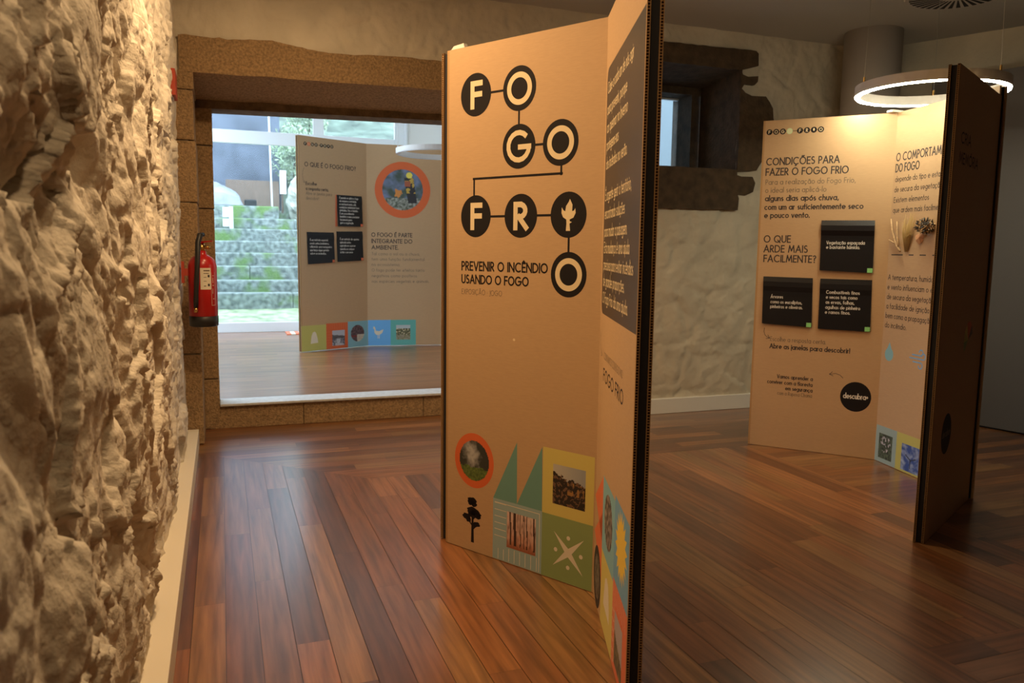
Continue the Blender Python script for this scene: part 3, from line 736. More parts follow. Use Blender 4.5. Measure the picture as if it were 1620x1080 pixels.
def star(mb):
    c = (.619, .117)
    for lv, ((ax, ay), (bx, by)) in zip((1.6, 2.0), (((-.066, .068), (.066, -.070)), ((.068, .064), (-.068, -.062)))):
        l = math.hypot(bx - ax, by - ay); px_, py_ = -(by - ay) / l * .013, (bx - ax) / l * .013
        fA.print_(mb, [(c[0] + ax, c[1] + ay), (c[0] + px_, c[1] + py_), (c[0] + bx, c[1] + by), (c[0] - px_, c[1] - py_)], lv)
    for du, dv in ((0, .055), (0, -.055), (-.056, 0), (.056, 0)): fA.disc(mb, c[0] + du, c[1] + dv, .008, .008, 1.6, n=16)
printed('cross_star', fA, oA, star, M['stripe'])
tb = MB(); c = fA.P(.03, HA); tb.hexa([fA.P(.02, HA, 0), fA.P(.09, HA, 0), fA.P(.09, HA, 0) - fA.n * .02, fA.P(.02, HA, 0) - fA.n * .02, fA.P(.035, HA + .012, 0), fA.P(.085, HA + .016, 0), fA.P(.085, HA + .016, 0) - fA.n * .02, fA.P(.035, HA + .012, 0) - fA.n * .02])
tb.build('hinge_tab', M['flaptext'], scr)
de = MB(); fA.disc(de, .352, .868, .006, .005, 1, n=12); de.build('dent', M['cream'], oA)

board(scr, (.846, 3.024), (1.466, 3.409), 0, HA)
fB, oB = board(scr, AB, B1, 0, HA, ends=(False, True))
k_ = .73 / .896; sB = lambda u: u * .80
def dark_block(mb):
    pts = []
    for cx, cy, a0 in ((.065, 1.745, 90), (.065, 1.03, 180)): pts += [(cx + .035 * math.cos(math.radians(a0 + t)), cy + .035 * math.sin(math.radians(a0 + t))) for t in range(0, 91, 15)]
    fB.print_(mb, pts + [(.722, .995), (.722, 1.78)], 1)
printed('anthracite_text_block', fB, oB, dark_block, M['panelink'])
rowsB = [('Cabe a cada um de nós agir', 1.706, .50), ('para prevenir, porque', 1.640, .40), ('ao queimar no Inverno', 1.583, .42), ('protegemo-nos', 1.527, .26), ('dos incêndios no verão.', 1.468, .43),
         ('É urgente gerir o território,', 1.368, .52), ('encontrando soluções', 1.310, .42), ('para mudar a paisagem.', 1.253, .47), ('Esta mudança é uma ajuda', 1.200, .52), ('preciosa para evitar incêndios', 1.146, .59), ('de grandes proporções.', 1.094, .45), ('O Fogo Frio dá uma ajuda.', 1.038, .52)]
printed('cream_text', fB, oB, lambda mb: fB.text(mb, [(t, .055, v - .006, .034, .13, w) for t, v, w in rowsB]), M['cream'])
def cont(mb):
    fB.text(mb, [('CONTAMOS CONTIGO NO', .125, .853, .022, .085, .40)])
    arrow(fB, mb, [(.03, .93), (.026, .91), (.03, .89), (.05, .868), (.075, .858)], 1, .003)
printed('body_text', fB, oB, cont, M['ink_mid'])
printed('heading_text', fB, oB, lambda mb: fB.text(mb, [('FOGO FRIO', .125, .783, .038, .15, .42)]), M['ink'])
def tri(mb):
    fB.print_(mb, [(.004, .36), (.20, .484), (.20, .262)], 1); fB.print_(mb, [(.004, .236), (.20, .36), (.20, .242)], 1)
    fB.print_(mb, [(.004, .236), (.20, .35), (.20, .13)], .9)
printed('orange_triangles', fB, oB, tri, M['coral'])
printed('dark_oval', fB, oB, lambda mb: fB.disc(mb, .10, .105, .092, .105, 1.5), M['ink_soft'])
fB.photo('round_photo', oB, .035, .03, .165, .18, ph_rock, 2, 30, True)
printed('pale_blue_square', fB, oB, lambda mb: fB.rect(mb, .20, .245, .462, .487), M['aqua'])
fB.photo('round_photo', oB, .245, .29, .42, .46, ph_bush, 2, 36, True)
printed('blue_square', fB, oB, lambda mb: fB.rect(mb, .462, .262, .722, .505), M['sky'])
def sunny(mb):
    n = 36; c = (.59, .395)
    fB.print_(mb, [(c[0] + (.105 if i % 2 else .07) * math.cos(2 * math.pi * i / n), c[1] + (.105 if i % 2 else .07) * math.sin(2 * math.pi * i / n)) for i in range(n)], 1.5)
printed('yellow_sun', fB, oB, sunny, M['sun'])
printed('yellow_square', fB, oB, lambda mb: fB.rect(mb, .20, .003, .462, .245), M['yellow'])
printed('bell_icon', fB, oB, lambda mb: fB.print_(mb, [(.27, .09), (.40, .08), (.395, .12), (.37, .185), (.335, .2), (.30, .185), (.28, .13)], 1.5), M['stripe'])
printed('red_square', fB, oB, lambda mb: fB.rect(mb, .462, .003, .722, .262), M['coral'])
def rl(mb):
    for k in range(9): fB.rect(mb, .475 + k * .027, .20 if k > 1 else .02, .4775 + k * .027, .258, 1.5)
    for k in range(6): fB.rect(mb, .466, .02 + k * .03, .50, .0225 + k * .03, 1.5)
printed('white_lines', fB, oB, rl, M['stripe'])
fB.photo('photo', oB, .515, .03, .655, .185, ph_field, 2, 36)

# ---- right-hand screen
C0, CD, DE = (3.09, 4.034), (3.573, 3.489), (3.428, 2.757); HC = 1.99
sc2 = empty('folding_exhibition_screen', (3.35, 3.3, 0), 'cardboard folding screen under the lit ring lamp headed CONDIÇÕES PARA FAZER O FOGO FRIO', 'display screen', 'cardboard exhibition screens')
fC, oC = board(sc2, C0, CD, 0, HC, ends=(True, False))
logo_small(fC, oC, .02, 1.922, .325, 3)
printed('heading_text', fC, oC, lambda mb: fC.text(mb, [('CONDIÇÕES PARA', .030, 1.728, .039, .165, .408), ('FAZER O FOGO FRIO', .029, 1.667, .039, .165, .460)]), M['ink_soft'])
printed('heading_text', fC, oC, lambda mb: fC.text(mb, [('O QUE', .038, 1.266, .039, .165, .152), ('ARDE MAIS', .040, 1.207, .039, .165, .25), ('FACILMENTE?', .042, 1.148, .039, .165, .298)]), M['ink_soft'])
printed('body_text', fC, oC, lambda mb: fC.text(mb, [('Para a realização do Fogo Frio,', .031, 1.612, .029, .115, .50), ('o ideal seria aplicá-lo', .031, 1.564, .029, .115, .345)]), M['ink_mid'])
printed('body_text', fC, oC, lambda mb: fC.text(mb, [('Escolhe a resposta certa.', .105, .664, .026, .115, .318)]), M['ink_mid'])
printed('body_text', fC, oC, lambda mb: fC.text(mb, [('com a Raposa Chama', .363, .334, .021, .115, .20, 'r')]), M['ink_mid'])
printed('bold_text', fC, oC, lambda mb: fC.text(mb, [('alguns dias após chuva,', .033, 1.515, .029, .2, .412), ('com um ar suficientemente seco', .032, 1.463, .029, .2, .548), ('e pouco vento.', .033, 1.414, .029, .2, .257)]), M['ink_soft'])
printed('bold_text', fC, oC, lambda mb: fC.text(mb, [('Abre as janelas para descobrir!', .104, .620, .026, .2, .454)]), M['ink_soft'])
printed('bold_text', fC, oC, lambda mb: fC.text(mb, [('Vamos aprender a', .362, .437, .021, .19, .205, 'r'), ('conviver com a floresta', .362, .401, .021, .19, .262, 'r'), ('em segurança', .364, .367, .021, .19, .155, 'r')]), M['ink_soft'])
printed('arrow_icon', fC, oC, lambda mb: arrow(fC, mb, [(.066, .742), (.064, .72), (.07, .70), (.082, .688), (.1, .68)], 1, .003), M['ink_soft'])
printed('arrow_icon', fC, oC, lambda mb: arrow(fC, mb, [(.532, .468), (.515, .485), (.49, .493), (.455, .486)], 1, .003), M['ink_soft'])
printed('black_disc', fC, oC, lambda mb: fC.disc(mb, .606, .363, .0845, .089, 1), M['ink'])
printed('disc_text', fC, oC, lambda mb: fC.text(mb, [('descubra+', .540, .352, 0.028, 0.18, .132)], 2), M['flaptext'])
flap(sc2, fC, [(.361, 1.396), (.649, 1.394), (.655, 1.093), (.367, 1.103)], [('Vegetação espaçada', .397, 1.257, .0178, .15, .205), ('e bastante húmida.', .397, 1.231, .0178, .15, .18)], M['mint'], 'uppermost black card, saying Vegetação espaçada', .014, .014)
flap(sc2, fC, [(.045, 1.058), (.331, 1.055), (.340, .760), (.051, .770)], [('Árvores', .096, .928, .0178, .15, .07), ('como os eucaliptos,', .097, .897, .0178, .15, .18), ('pinheiros e oliveiras.', .097, .868, .0178, .15, .185)], M['mint'], 'black card on the left, beginning Árvores', .012, .006)
flap(sc2, fC, [(.373, 1.054), (.654, 1.053), (.662, .753), (.376, .756)], [('Combustíveis finos', .412, .967, .0178, .15, .18), ('e secos tais como', .412, .938, .0178, .15, .17), ('as ervas, folhas,', .412, .908, .0178, .15, .155), ('agulhas de pinheiro', .412, .878, .0178, .15, .188), ('e ramos finos.', .412, .849, .0178, .15, .135)], M['mint'], 'black card on the lower right, beginning Combustíveis finos', .012, .006)
hb = MB(); c = Vector((CD[0], CD[1], HC)); hb.box((c.x - .05, c.y - .01, HC + .001), (c.x + .03, c.y + .03, HC + .012)); hb.build('hinge_clip', M['flaptext'], sc2)

fD, oD = board(sc2, CD, DE, 0, HC, ends=(False, False))
printed('heading_text', fD, oD, lambda mb: fD.text(mb, [('O COMPORTAMENTO', 0.017, 1.722, 0.041, 0.165, 0.487), ('DO FOGO', 0.017, 1.662, 0.041, 0.165, 0.197)]), M['ink_soft'])
printed('body_text', fD, oD, lambda mb: fD.text(mb, [('depende do tipo e estado', 0.019, 1.607, 0.0285, 0.12, 0.407), ('de secura da vegetação.', 0.018, 1.550, 0.0285, 0.12, 0.395), ('Existem elementos', 0.019, 1.492, 0.0285, 0.12, 0.290), ('que ardem mais facilmente', 0.018, 1.436, 0.0285, 0.12, 0.420)]), M['ink_soft'])
printed('body_text', fD, oD, lambda mb: fD.text(mb, [('A temperatura, humidade', 0.017, 1.060, 0.0285, 0.12, 0.420), ('e vento influenciam o estado', 0.017, 1.005, 0.0285, 0.12, 0.470), ('de secura da vegetação,', 0.017, .950, 0.0285, 0.12, 0.395), ('a facilidade de ignição,', 0.017, .896, 0.0285, 0.12, 0.370), ('bem como a propagação', 0.017, .842, 0.0285, 0.12, 0.386), ('do incêndio.', 0.017, .788, 0.0285, 0.12, 0.185)]), M['ink_soft'])
for u_, w_ in ((.03, .10), (.18, .04), (.27, .05), (.37, .05)): printed('caption_line', fD, oD, lambda mb: fD.rect(mb, u_, 1.197, u_ + w_, 1.203, 1), M['ink_soft'])
def drop(mb):
    n = 16; fD.print_(mb, [(.07, .705)] + [(.07 + .038 * math.cos(t), .635 + .038 * math.sin(t)) for t in [math.radians(60 - 300 * i / n) for i in range(n + 1)]], 1)
printed('water_drop_icon', fD, oD, drop, M['aqua'])
def wind(mb):
    for v, u0, u1 in ((.662, .27, .34), (.643, .25, .36), (.624, .28, .34)):
        for q in ribbon([(u0, v), (u1, v)], .006): fD.print_(mb, q, 1)
    for u, v, sgn in ((.34, .678, 1), (.36, .659, 1), (.34, .608, -1)):
        for q in ribbon([(u + .016 * math.cos(math.radians(a_)), v + sgn * .016 * math.sin(math.radians(a_))) for a_ in range(-90, 181, 30)], .006): fD.print_(mb, q, 1)
printed('wind_icon', fD, oD, wind, M['blue'])
printed('teal_square', fD, oD, lambda mb: fD.rect(mb, .003, .003, .19, .215), M['pale_teal'])
fD.photo('flower_photo', oD, .033, .028, .155, .172, ph_flower, 2, 30)
printed('yellow_square', fD, oD, lambda mb: fD.rect(mb, .19, .003, .43, .215), M['lime'])
fD.photo('turbine_photo', oD, .238, .014, .395, .162, ph_windmill, 2, 30)
# dried plant specimens glued on the board
def spec(name, mb, m, label=None): return mb.build(name, m, sc2, smooth=True)
tw = MB()
for path in ([(.02, 1.40), (.04, 1.34), (.075, 1.28), (.10, 1.25), (.14, 1.22)], [(.075, 1.385), (.085, 1.33), (.10, 1.28), (.115, 1.245)], [(.012, 1.285), (.05, 1.272), (.10, 1.26)]):
    tw.tube([fD.P(u, v, 18 + 6 * i) for i, (u, v) in enumerate(path)], [.003] + [.0045] * (len(path) - 2) + [.006], None, 8)
spec('dried_twig', tw, M['twig'])
gr = MB()
for i in range(46):
    u0 = .165 + random.uniform(-.012, .012); u1 = u0 + .02 + random.uniform(-.04, .045); v1 = random.uniform(1.31, 1.43)
    gr.tube([fD.P(u0, 1.215 + random.uniform(0, .02), 12), fD.P((u0 + u1) / 2, 1.30, 18 + random.uniform(0, 25)), fD.P(u1, v1, 15 + random.uniform(0, 40))], [.0016, .002, .0008], None, 5)
spec('dried_grass', gr, M['straw'])
lf = MB(); n = 16; ring_ = []
for i in range(n):
    t = 2 * math.pi * i / n; r = .034 * (1 + .3 * math.sin(3 * t) + .15 * math.sin(7 * t)); ring_.append((.272 + r * math.cos(t), 1.292 + .75 * r * math.sin(t), 16 + 12 * math.sin(2 * t)))
for i in range(n):
    a, b = ring_[i], ring_[(i + 1) % n]; lf.poly([fD.P(.272, 1.292, 26), fD.P(*a), fD.P(*b)]); lf.poly([fD.P(.272, 1.292, 24), fD.P(b[0], b[1], b[2] - 2), fD.P(a[0], a[1], a[2] - 2)])
lf.tube([fD.P(.272, 1.29, 20), fD.P(.285, 1.262, 26)], .0016, None, 6)
lf.build('dried_leaf', M['dryleaf'], sc2)
pc = MB(); cpos = fD.P(.335, 1.352, 46)
for i in range(190):
    t = math.acos(1 - 2 * (i + .5) / 190); ph = i * 2.39996; dv = Vector((math.sin(t) * math.cos(ph), math.sin(t) * math.sin(ph), math.cos(t)))
    rr_ = 1 + .35 * noise.noise(dv * 2.3); q = cpos + Vector((dv.x * .034, dv.y * .042, dv.z * .031)) * rr_; e1 = dv.cross(Vector((.3, .1, 1))).normalized() * .006; e2 = dv.cross(e1).normalized() * .006
    tip = q + (dv + Vector((random.uniform(-.7, .7), random.uniform(-.7, .7), random.uniform(-.7, .7)))) * random.uniform(.006, .016); base = [q + e1 + e2, q - e1 + e2, q - e1 - e2, q + e1 - e2]
    for a_, b_ in zip(base, base[1:] + base[:1]): pc.poly([a_, b_, tip], random.choice([M['cone'], M['cone'], M['twig']]))
pc.lathe([(.001, -.026), (.02, -.02), (.03, 0), (.02, .02), (.001, .026)], tuple(cpos), M['cone'], 14)
pc.build('seed_head', M['cone'], sc2)

EB0, EB1 = (2.718, 2.364), (3.445, 2.757)
fE, oE = board(sc2, EB0, EB1, 0, 1.945, flip=False, ends=(True, True))
printed('faint_text', fE, oE, lambda mb: fE.text(mb, [('CRIA', .11, 1.655, 0.041, 0.165, .17), ('MEMÓRIA', .10, 1.575, 0.041, 0.165, .34)]), M['ink_soft'])
printed('dark_disc', fE, oE, lambda mb: fE.disc(mb, .25, .43, .085, .09, 1), M['ink'])
printed('disc_text', fE, oE, lambda mb: fE.text(mb, [('descubra+', .185, .42, 0.028, 0.18, .13)], 2), M['ink_mid'])
rb_ = MB(); cols = ['green', 'lime', 'yellow', 'orange', 'coral', 'ink_mid']
for i in range(6):
    a0, a1 = math.radians(220 - i * 34), math.radians(220 - (i + 1) * 34); fE.print_(rb_, [(.53, .82), (.53 + .085 * math.cos(a0), .82 + .085 * math.sin(a0)), (.53 + .085 * math.cos(a1), .82 + .085 * math.sin(a1))], 1, M[cols[i]])
rb_.build('colour_wheel', None, oE)

# ---- screen in the glazed room
ZF = .17
F0_, F1_, F2_, F3_ = (.711, 7.896), (1.423, 8.241), (2.194, 8.164), (2.33, 7.44); HF = 2.09
sc3 = empty('folding_exhibition_screen', (1.4, 8.1, ZF), 'cardboard folding screen in the glazed room with an orange-ringed fire photo', 'display screen', 'cardboard exhibition screens')
fF, oF = board(sc3, F0_, F1_, ZF, HF, ends=(True, False))
logo_small(fF, oF, .062, 2.017, .335, 1)
printed('heading_text', fF, oF, lambda mb: fF.text(mb, [('O QUE É O FOGO FRIO?', .071, 1.805, 0.038, 0.165, .585)]), M['ink_soft'])
printed('bold_text', fF, oF, lambda mb: fF.text(mb, [('Escolhe', .08, 1.628, 0.028, 0.19, .12), ('a resposta certa.', .08, 1.579, 0.028, 0.19, .25)]), M['ink_soft'])
printed('body_text', fF, oF, lambda mb: (fF.text(mb, [('Abre as janelas para', .08, 1.535, 0.028, 0.115, .29), ('descobrir!', .08, 1.488, 0.028, 0.115, .14)]), arrow(fF, mb, [(.062, 1.79), (.048, 1.75), (.045, 1.71), (.052, 1.67), (.066, 1.645)], 1, .003)), M['ink_mid'])
wt = .125
flap(sc3, fF, [(.425, 1.552), (.728, 1.552), (.727, 1.242), (.428, 1.238)], [(t, .452, 1.515 - i * .031, .0185, wt, w) for i, (t, w) in enumerate((('É quando se aplica o fogo', .225), ('de maneira controlada', .20), ('e com local exato, sob', .195), ('condições ambientais bem', .235), ('definidas, frio e húmido.', .22), ('É um procedimento', .17), ('benéfico a uma constante', .23), ('ferramenta para', .14), ('gerir a vegetação.', .16)))], M['coral'], 'uppermost black card with red side', .02, .006, under=[(.412, 1.55), (.43, 1.552), (.43, 1.238), (.405, 1.238)])
flap(sc3, fF, [(.079, 1.175), (.388, 1.176), (.390, .878), (.082, .862)], [(t, .11, 1.09 - i * .033, .0185, wt, w) for i, (t, w) in enumerate((('É um método especial', .20), ('usado pelos bombeiros,', .215), ('utilizando uma mangueira', .245), ('que lança água gelada', .21), ('sobre os incêndios.', .18)))], M['coral'], 'lower left black card', .012, .006)
flap(sc3, fF, [(.418, 1.188), (.732, 1.196), (.737, .897), (.421, .884)], [(t, .455, 1.105 - i * .033, .0185, wt, w) for i, (t, w) in enumerate((('É um método de queima', .225), ('aplicado pelos', .13), ('agricultores apenas', .185), ('quando os campos', .17), ('estão com neve', .15)))], M['coral'], 'lower right black card', .012, .006)
printed('lime_square', fF, oF, lambda mb: fF.rect(mb, .003, .003, .285, .258), M['lime'])
def bell(mb):
    fF.print_(mb, [(.105, .075), (.19, .08), (.185, .12), (.168, .18), (.15, .195), (.13, .185), (.115, .15)], 1.5)
printed('bell_icon', fF, oF, bell, M['stripe'])
printed('orange_square', fF, oF, lambda mb: fF.rect(mb, .285, .003, .543, .266), M['orange'])
def ol(mb):
    for k in range(9): fF.rect(mb, .30 + k * .027, .20, .3035 + k * .027, .262, 1.5)
    for k in range(7): fF.rect(mb, .29, .01 + k * .028, .345, .0135 + k * .028, 1.5)
printed('stripe_lines', fF, oF, ol, M['coral'])
fF.photo('lake_photo', oF, .355, .035, .505, .19, ph_lake, 2, 26)
printed('aqua_square', fF, oF, lambda mb: fF.rect(mb, .543, .003, .792, .272), M['aqua'])
fF.photo('round_photo', oF, .58, .06, .745, .23, ph_bird, 2, 26, True)
fG, oG = board(sc3, F1_, F2_, ZF, HF, ends=(False, False))
printed('orange_ring', fG, oG, lambda mb: fG.disc(mb, .372, 1.632, .29, .29, 1), M['orange'])
fG.photo('round_photo', oG, .160, 1.424, .584, 1.844, ph_fire, 2, 84, True)
printed('heading_text', fG, oG, lambda mb: fG.text(mb, [('O FOGO É PARTE', .048, 1.147, 0.038, 0.18, .42), ('INTEGRANTE DO', .048, 1.082, 0.038, 0.18, .42), ('AMBIENTE.', .048, 1.016, 0.038, 0.18, .275)]), M['ink_soft'])
printed('body_text', fG, oG, lambda mb: fG.text(mb, [(t, .048, v, 0.0285, 0.12, w) for t, v, w in (('Tal como o sol ou a chuva,', .955, .50), ('tem uma função fundamental', .900, .55), ('no ecossistema.', .843, .29), ('O fogo pode ter efeitos tanto', .785, .55), ('negativos como positivos', .726, .47), ('nas espécies vegetais e animais.', .668, .60))]), M['ink_mid'])
printed('blue_square', fG, oG, lambda mb: fG.rect(mb, .003, .003, .24, .274), M['blue'])
def bird(mb):
    fG.print_(mb, [(.055, .185), (.062, .205), (.075, .2), (.085, .16), (.12, .155), (.165, .175), (.15, .135), (.12, .115), (.09, .115), (.07, .14), (.068, .175)], 1.5)
    for u in (.105, .12):
        for q in ribbon([(u, .115), (u, .08)], .005): fG.print_(mb, q, 1.5)
printed('bird_icon', fG, oG, bird, M['stripe'])
printed('turquoise_square', fG, oG, lambda mb: fG.rect(mb, .24, .003, .508, .274), M['turquoise'])
fG.photo('herd_photo', oG, .298, .062, .448, .218, ph_goats, 2, 26)
fH, oH = board(sc3, F2_, F3_, ZF, HF, ends=(False, True))
printed('heading_text', fH, oH, lambda mb: fH.text(mb, [('QU', .08, 1.80, 0.041, 0.165, .10), ('DO', .08, 1.735, 0.041, 0.165, .10)]), M['ink_soft'])
printed('body_text', fH, oH, lambda mb: fH.text(mb, [('Abre', .08, 1.60, 0.028, 0.18, .08), ('para', .08, 1.55, 0.028, 0.12, .07), ('a m', .08, 1.50, 0.028, 0.12, .06)]), M['ink_mid'])
flap(sc3, fH, [(.10, 1.17), (.40, 1.17), (.40, .87), (.10, .87)], [(t, .13, 1.12 - i * .031, 0.0225, 0.165) for i, t in enumerate(('É um', 'que', 'pode', 'no', 'em', 'a uma'))], M['coral'], 'black card beside the pale side panel edge', .012, .006)

# ---------------------------------------------------------------- ring pendants
def ring_pendant(loc, R, lit, label, top, drv):
    root = empty('ring_pendant_lamp', loc, label, 'pendant lamp', 'ring pendant lamps')
    x, y, z = loc; hh, tt = (.05 if lit else .038), .030; n = 72
    def annulus(prof, name, m):
        mb = MB(); k = len(prof)
        for i in range(n):
            w = 2 * math.pi * i / n
            for r, dz in prof: mb.v.append((x + r * math.cos(w), y + r * math.sin(w), z + dz))
        for i in range(n):
            i2 = (i + 1) % n
            for j in range(k):
                j2 = (j + 1) % k; mb.face((i * k + j, i2 * k + j, i2 * k + j2, i * k + j2))
        return mb.build(name, m, root, smooth=False)
    annulus([(R, 0), (R, hh), (R - tt, hh), (R - tt, 0)], 'ring_body', M['ring_white'])
    annulus([(R - .003, -.0055), (R - .003, -.0005), (R - tt + .003, -.0005), (R - tt + .003, -.0055)], 'light_diffuser', M['ring_on'] if lit else M['ring_off'])
    for k, a in enumerate((math.radians(160), math.radians(280), math.radians(40))):
        px_, py_ = x + (R - .015) * math.cos(a), y + (R - .015) * math.sin(a)
        mb = MB(); mb.tube([(px_, py_, z + hh), (px_, py_, z + hh + .03)], .006, None, 8); mb.build('wire_clip', M['brass'] if lit else M['ring_white'], root)
        mb = MB(); mb.tube([(px_, py_, z + hh + .03), (x + (px_ - x) * .96, y + (py_ - y) * .96, top)], .0011, None, 5); mb.build('suspension_wire', M['wire'], root)
    return root
ring_pendant((3.595, 3.30, 2.062), .375, True, 'lit white ring pendant lamp hanging over the screen beside the column', 2.80, True)
ring_pendant((1.75, 6.52, 1.985), .375, False, 'unlit white ring pendant lamp seen through the doorway', 3.05, False)

# ---------------------------------------------------------------- ceiling swirl diffuser
ve = empty('ceiling_vent', (4.295, 3.79, 2.80), 'round swirl air vent in the ceiling above the lit ring lamp', 'vent')
vb = MB(); vb.lathe([(.29, -.012), (.30, -.004), (.30, 0)], (4.295, 3.79, 2.80), None, 48); vb.build('face_plate', M['col'], ve)
vs = MB()
for k in range(36):
    a = 2 * math.pi * k / 36; c_, s_ = math.cos(a), math.sin(a)
    q = [(r * c_ - o_ * s_, r * s_ + o_ * c_) for r, o_ in ((.11, -.004), (.27, -.013), (.27, .013), (.11, .004))]
    q = [(4.295 + p, 3.79 + t) for p, t in q]
    vs.hexa([(p, t, 2.7865) for p, t in q] + [(p, t, 2.79) for p, t in q])
vs.build('swirl_slots', M['black'], ve)

# ---------------------------------------------------------------- fire extinguisher
ex, ey = -.105, 4.80
fe = empty('fire_extinguisher', (ex, ey, .742), 'red fire extinguisher with black base hung on the left wall by the doorway', 'fire extinguisher')
mb = MB(); R_ = .077
mb.lathe([(R_ - .004, .80), (R_, .805), (R_, 1.085), (R_ - .006, 1.11), (R_ - .022, 1.132), (R_ - .045, 1.146), (.024, 1.152), (.022, 1.17)], (ex, ey, 0), None, 40); mb.build('cylinder_body', M['red'], fe, smooth=True)
mb = MB(); mb.lathe([(R_ - .01, .742), (R_ + .001, .748), (R_ + .002, .80), (R_ - .003, .803)], (ex, ey, 0), None, 40); mb.build('base_skirt', M['rubber'], fe, smooth=True)
mb = MB(); mb.lathe([(.02, 1.165), (.02, 1.20), (.014, 1.205), (.014, 1.225)], (ex, ey, 0), None, 20); mb.build('valve', M['brass'], fe, smooth=True)
mb = MB(); mb.tube([(ex + .015, ey - .01, 1.192), (ex + .042, ey - .02, 1.190)], .010, None, 10); mb.build('pressure_gauge', M['brass'], fe, smooth=True)
mb = MB(); mb.hexa([(ex - .012, ey - .02, 1.213), (ex + .06, ey - .05, 1.223), (ex + .06, ey - .025, 1.223), (ex - .012, ey + .015, 1.213), (ex - .012, ey - .02, 1.222), (ex + .06, ey - .05, 1.229), (ex + .06, ey - .025, 1.229), (ex - .012, ey + .015, 1.222)]); mb.build('lever_handle', M['red'], fe)
mb = MB(); mb.tube([(ex + .012, ey - .02, 1.262), (ex - .006, ey - .035, 1.258), (ex - .018, ey - .055, 1.215), (ex - .022, ey - .085, 1.12), (ex - .030, ey - .094, 1.00), (ex - .036, ey - .093, .90), (ex - .038, ey - .091, .855)], [.012, .016, .015, .014, .014, .014, .013], None, 12)
ho = mb.build('hose', M['rubber'], fe, smooth=True)
mb = MB(); mb.tube([(ex - .038, ey - .091, .856), (ex - .038, ey - .091, .828)], .0105, None, 12); mb.build('hose_nozzle', M['brass'], ho, smooth=True)
def wrap(name, a0, a1, z0, z1, m, r, parent):
    mb = MB(); n = 10
    for i in range(n):
        p = [math.radians(a0 + (a1 - a0) * (i + k) / n) for k in (0, 1)]
        mb.poly([(ex + r * math.cos(p[0]), ey + r * math.sin(p[0]), z0), (ex + r * math.cos(p[1]), ey + r * math.sin(p[1]), z0), (ex + r * math.cos(p[1]), ey + r * math.sin(p[1]), z1), (ex + r * math.cos(p[0]), ey + r * math.sin(p[0]), z1)])
    return mb.build(name, m, parent)
lab = wrap('label_sticker', 262, 305, .955, 1.075, M['paper'], R_ + .0006, fe)
for z0, z1, a0, a1 in ((1.057, 1.064, 275, 300), (1.043, 1.047, 275, 296), (1.022, 1.025, 275, 286), (1.0, 1.003, 275, 286), (.972, .977, 275, 284)): wrap('label_print', a0, a1, z0, z1, M['ink_mid'], R_ + .0012, lab)
for zc in (1.03, .98): wrap('label_icon', 291, 299, zc - .007, zc + .007, M['ink_soft'], R_ + .0012, lab)
for a0, a1, z0, z1 in ((306, 307, .865, 1.05), (325, 326, .865, 1.05), (306, 326, .864, .866), (312, 320, 1.03, 1.033), (313, 316, .99, 1.02), (312, 319, .975, .979), (312, 314, .93, .96), (313, 320, .90, .903)): wrap('white_marking', a0, a1, z0, z1, M['stripe'], R_ + .0008, fe)
mb = MB(); mb.box((-.215, ey - .02, 1.03), (ex - R_ + .012, ey + .02, 1.07)); mb.box((-.215, ey - .03, .99), (-.20, ey + .03, 1.11)); mb.build('wall_bracket', M['redsign'], fe)
sg = MB(); sg.box((-.235, 4.6, 1.985), (-.204, 4.8, 2.12)); tag(sg.build('safety_sign', M['redsign']), 'red sign plate seen edge-on high on the left wall above the extinguisher', 'sign')

# ---------------------------------------------------------------- glazed room behind the doorway
af = MB(); planks(af, -2.2, 2.9, 5.60, 9.97, .165, 'X', .1, None, [(.34, .15, .07), (.40, .19, .09), (.29, .125, .055), (.36, .17, .085)])  # paler palette, diffuse daylight put into the plank colour
af.poly([(-2.3, 5.55, .161), (3, 5.55, .161), (3, 10, .161), (-2.3, 10, .161)], None, (.03, .015, .008), [(0, 0)] * 4)
struct(af.build('floor_glazed_room', M['floor2']), 'brown plank floor of the glazed room')
for nm, a, b in (('wall_glazed_room_right', (2.85, 5.6, 0), (2.95, 9.97, 3.1)), ('wall_glazed_room_left', (-2.3, 5.6, 0), (-2.2, 9.97, 1.2)), ('ceiling_glazed_room', (-.2, 5.6, 3.05), (2.95, 10.1, 3.15)),
                 ('wall_glazed_room_back', (2.225, 9.97, 0), (3.0, 10.1, 3.1)), ('wall_glazed_room_front', (2.05, 5.55, 0), (2.95, 5.6, 3.1)), ('wall_glazed_room_front_left', (-2.3, 5.55, 0), (-.3, 5.6, 3.1)), ('wall_glazed_room_header', (-.35, 5.56, 2.29), (2.3, 5.61, 3.1))):
    mb = MB(); mb.box(a, b); struct(mb.build(nm, M['white']))
w2 = MB(); y0, y1 = 9.96, 10.02
for a, b in (((-2.2, y0, .165), (2.0755, y1, .282)), ((-2.2, y0, 2.40), (2.0755, y1, 2.55)), ((1.08, y0 + .005, .25), (1.208, y1 - .005, 3.05)), ((2.076, y0, .165), (2.205, y1, 3.05)), ((-2.2, y0, 2.97), (2.0755, y1, 3.05)), ((-1.0, y0 + .005, .25), (-.87, y1 - .005, 3.05)), ((2.205, y0 - .02, .165), (2.235, y1, 3.05))): w2.box(a, b)
w2o = struct(w2.build('window_2', M['frame'], bevel=.004), 'white framed glazed front of the back room')
gpn = MB()
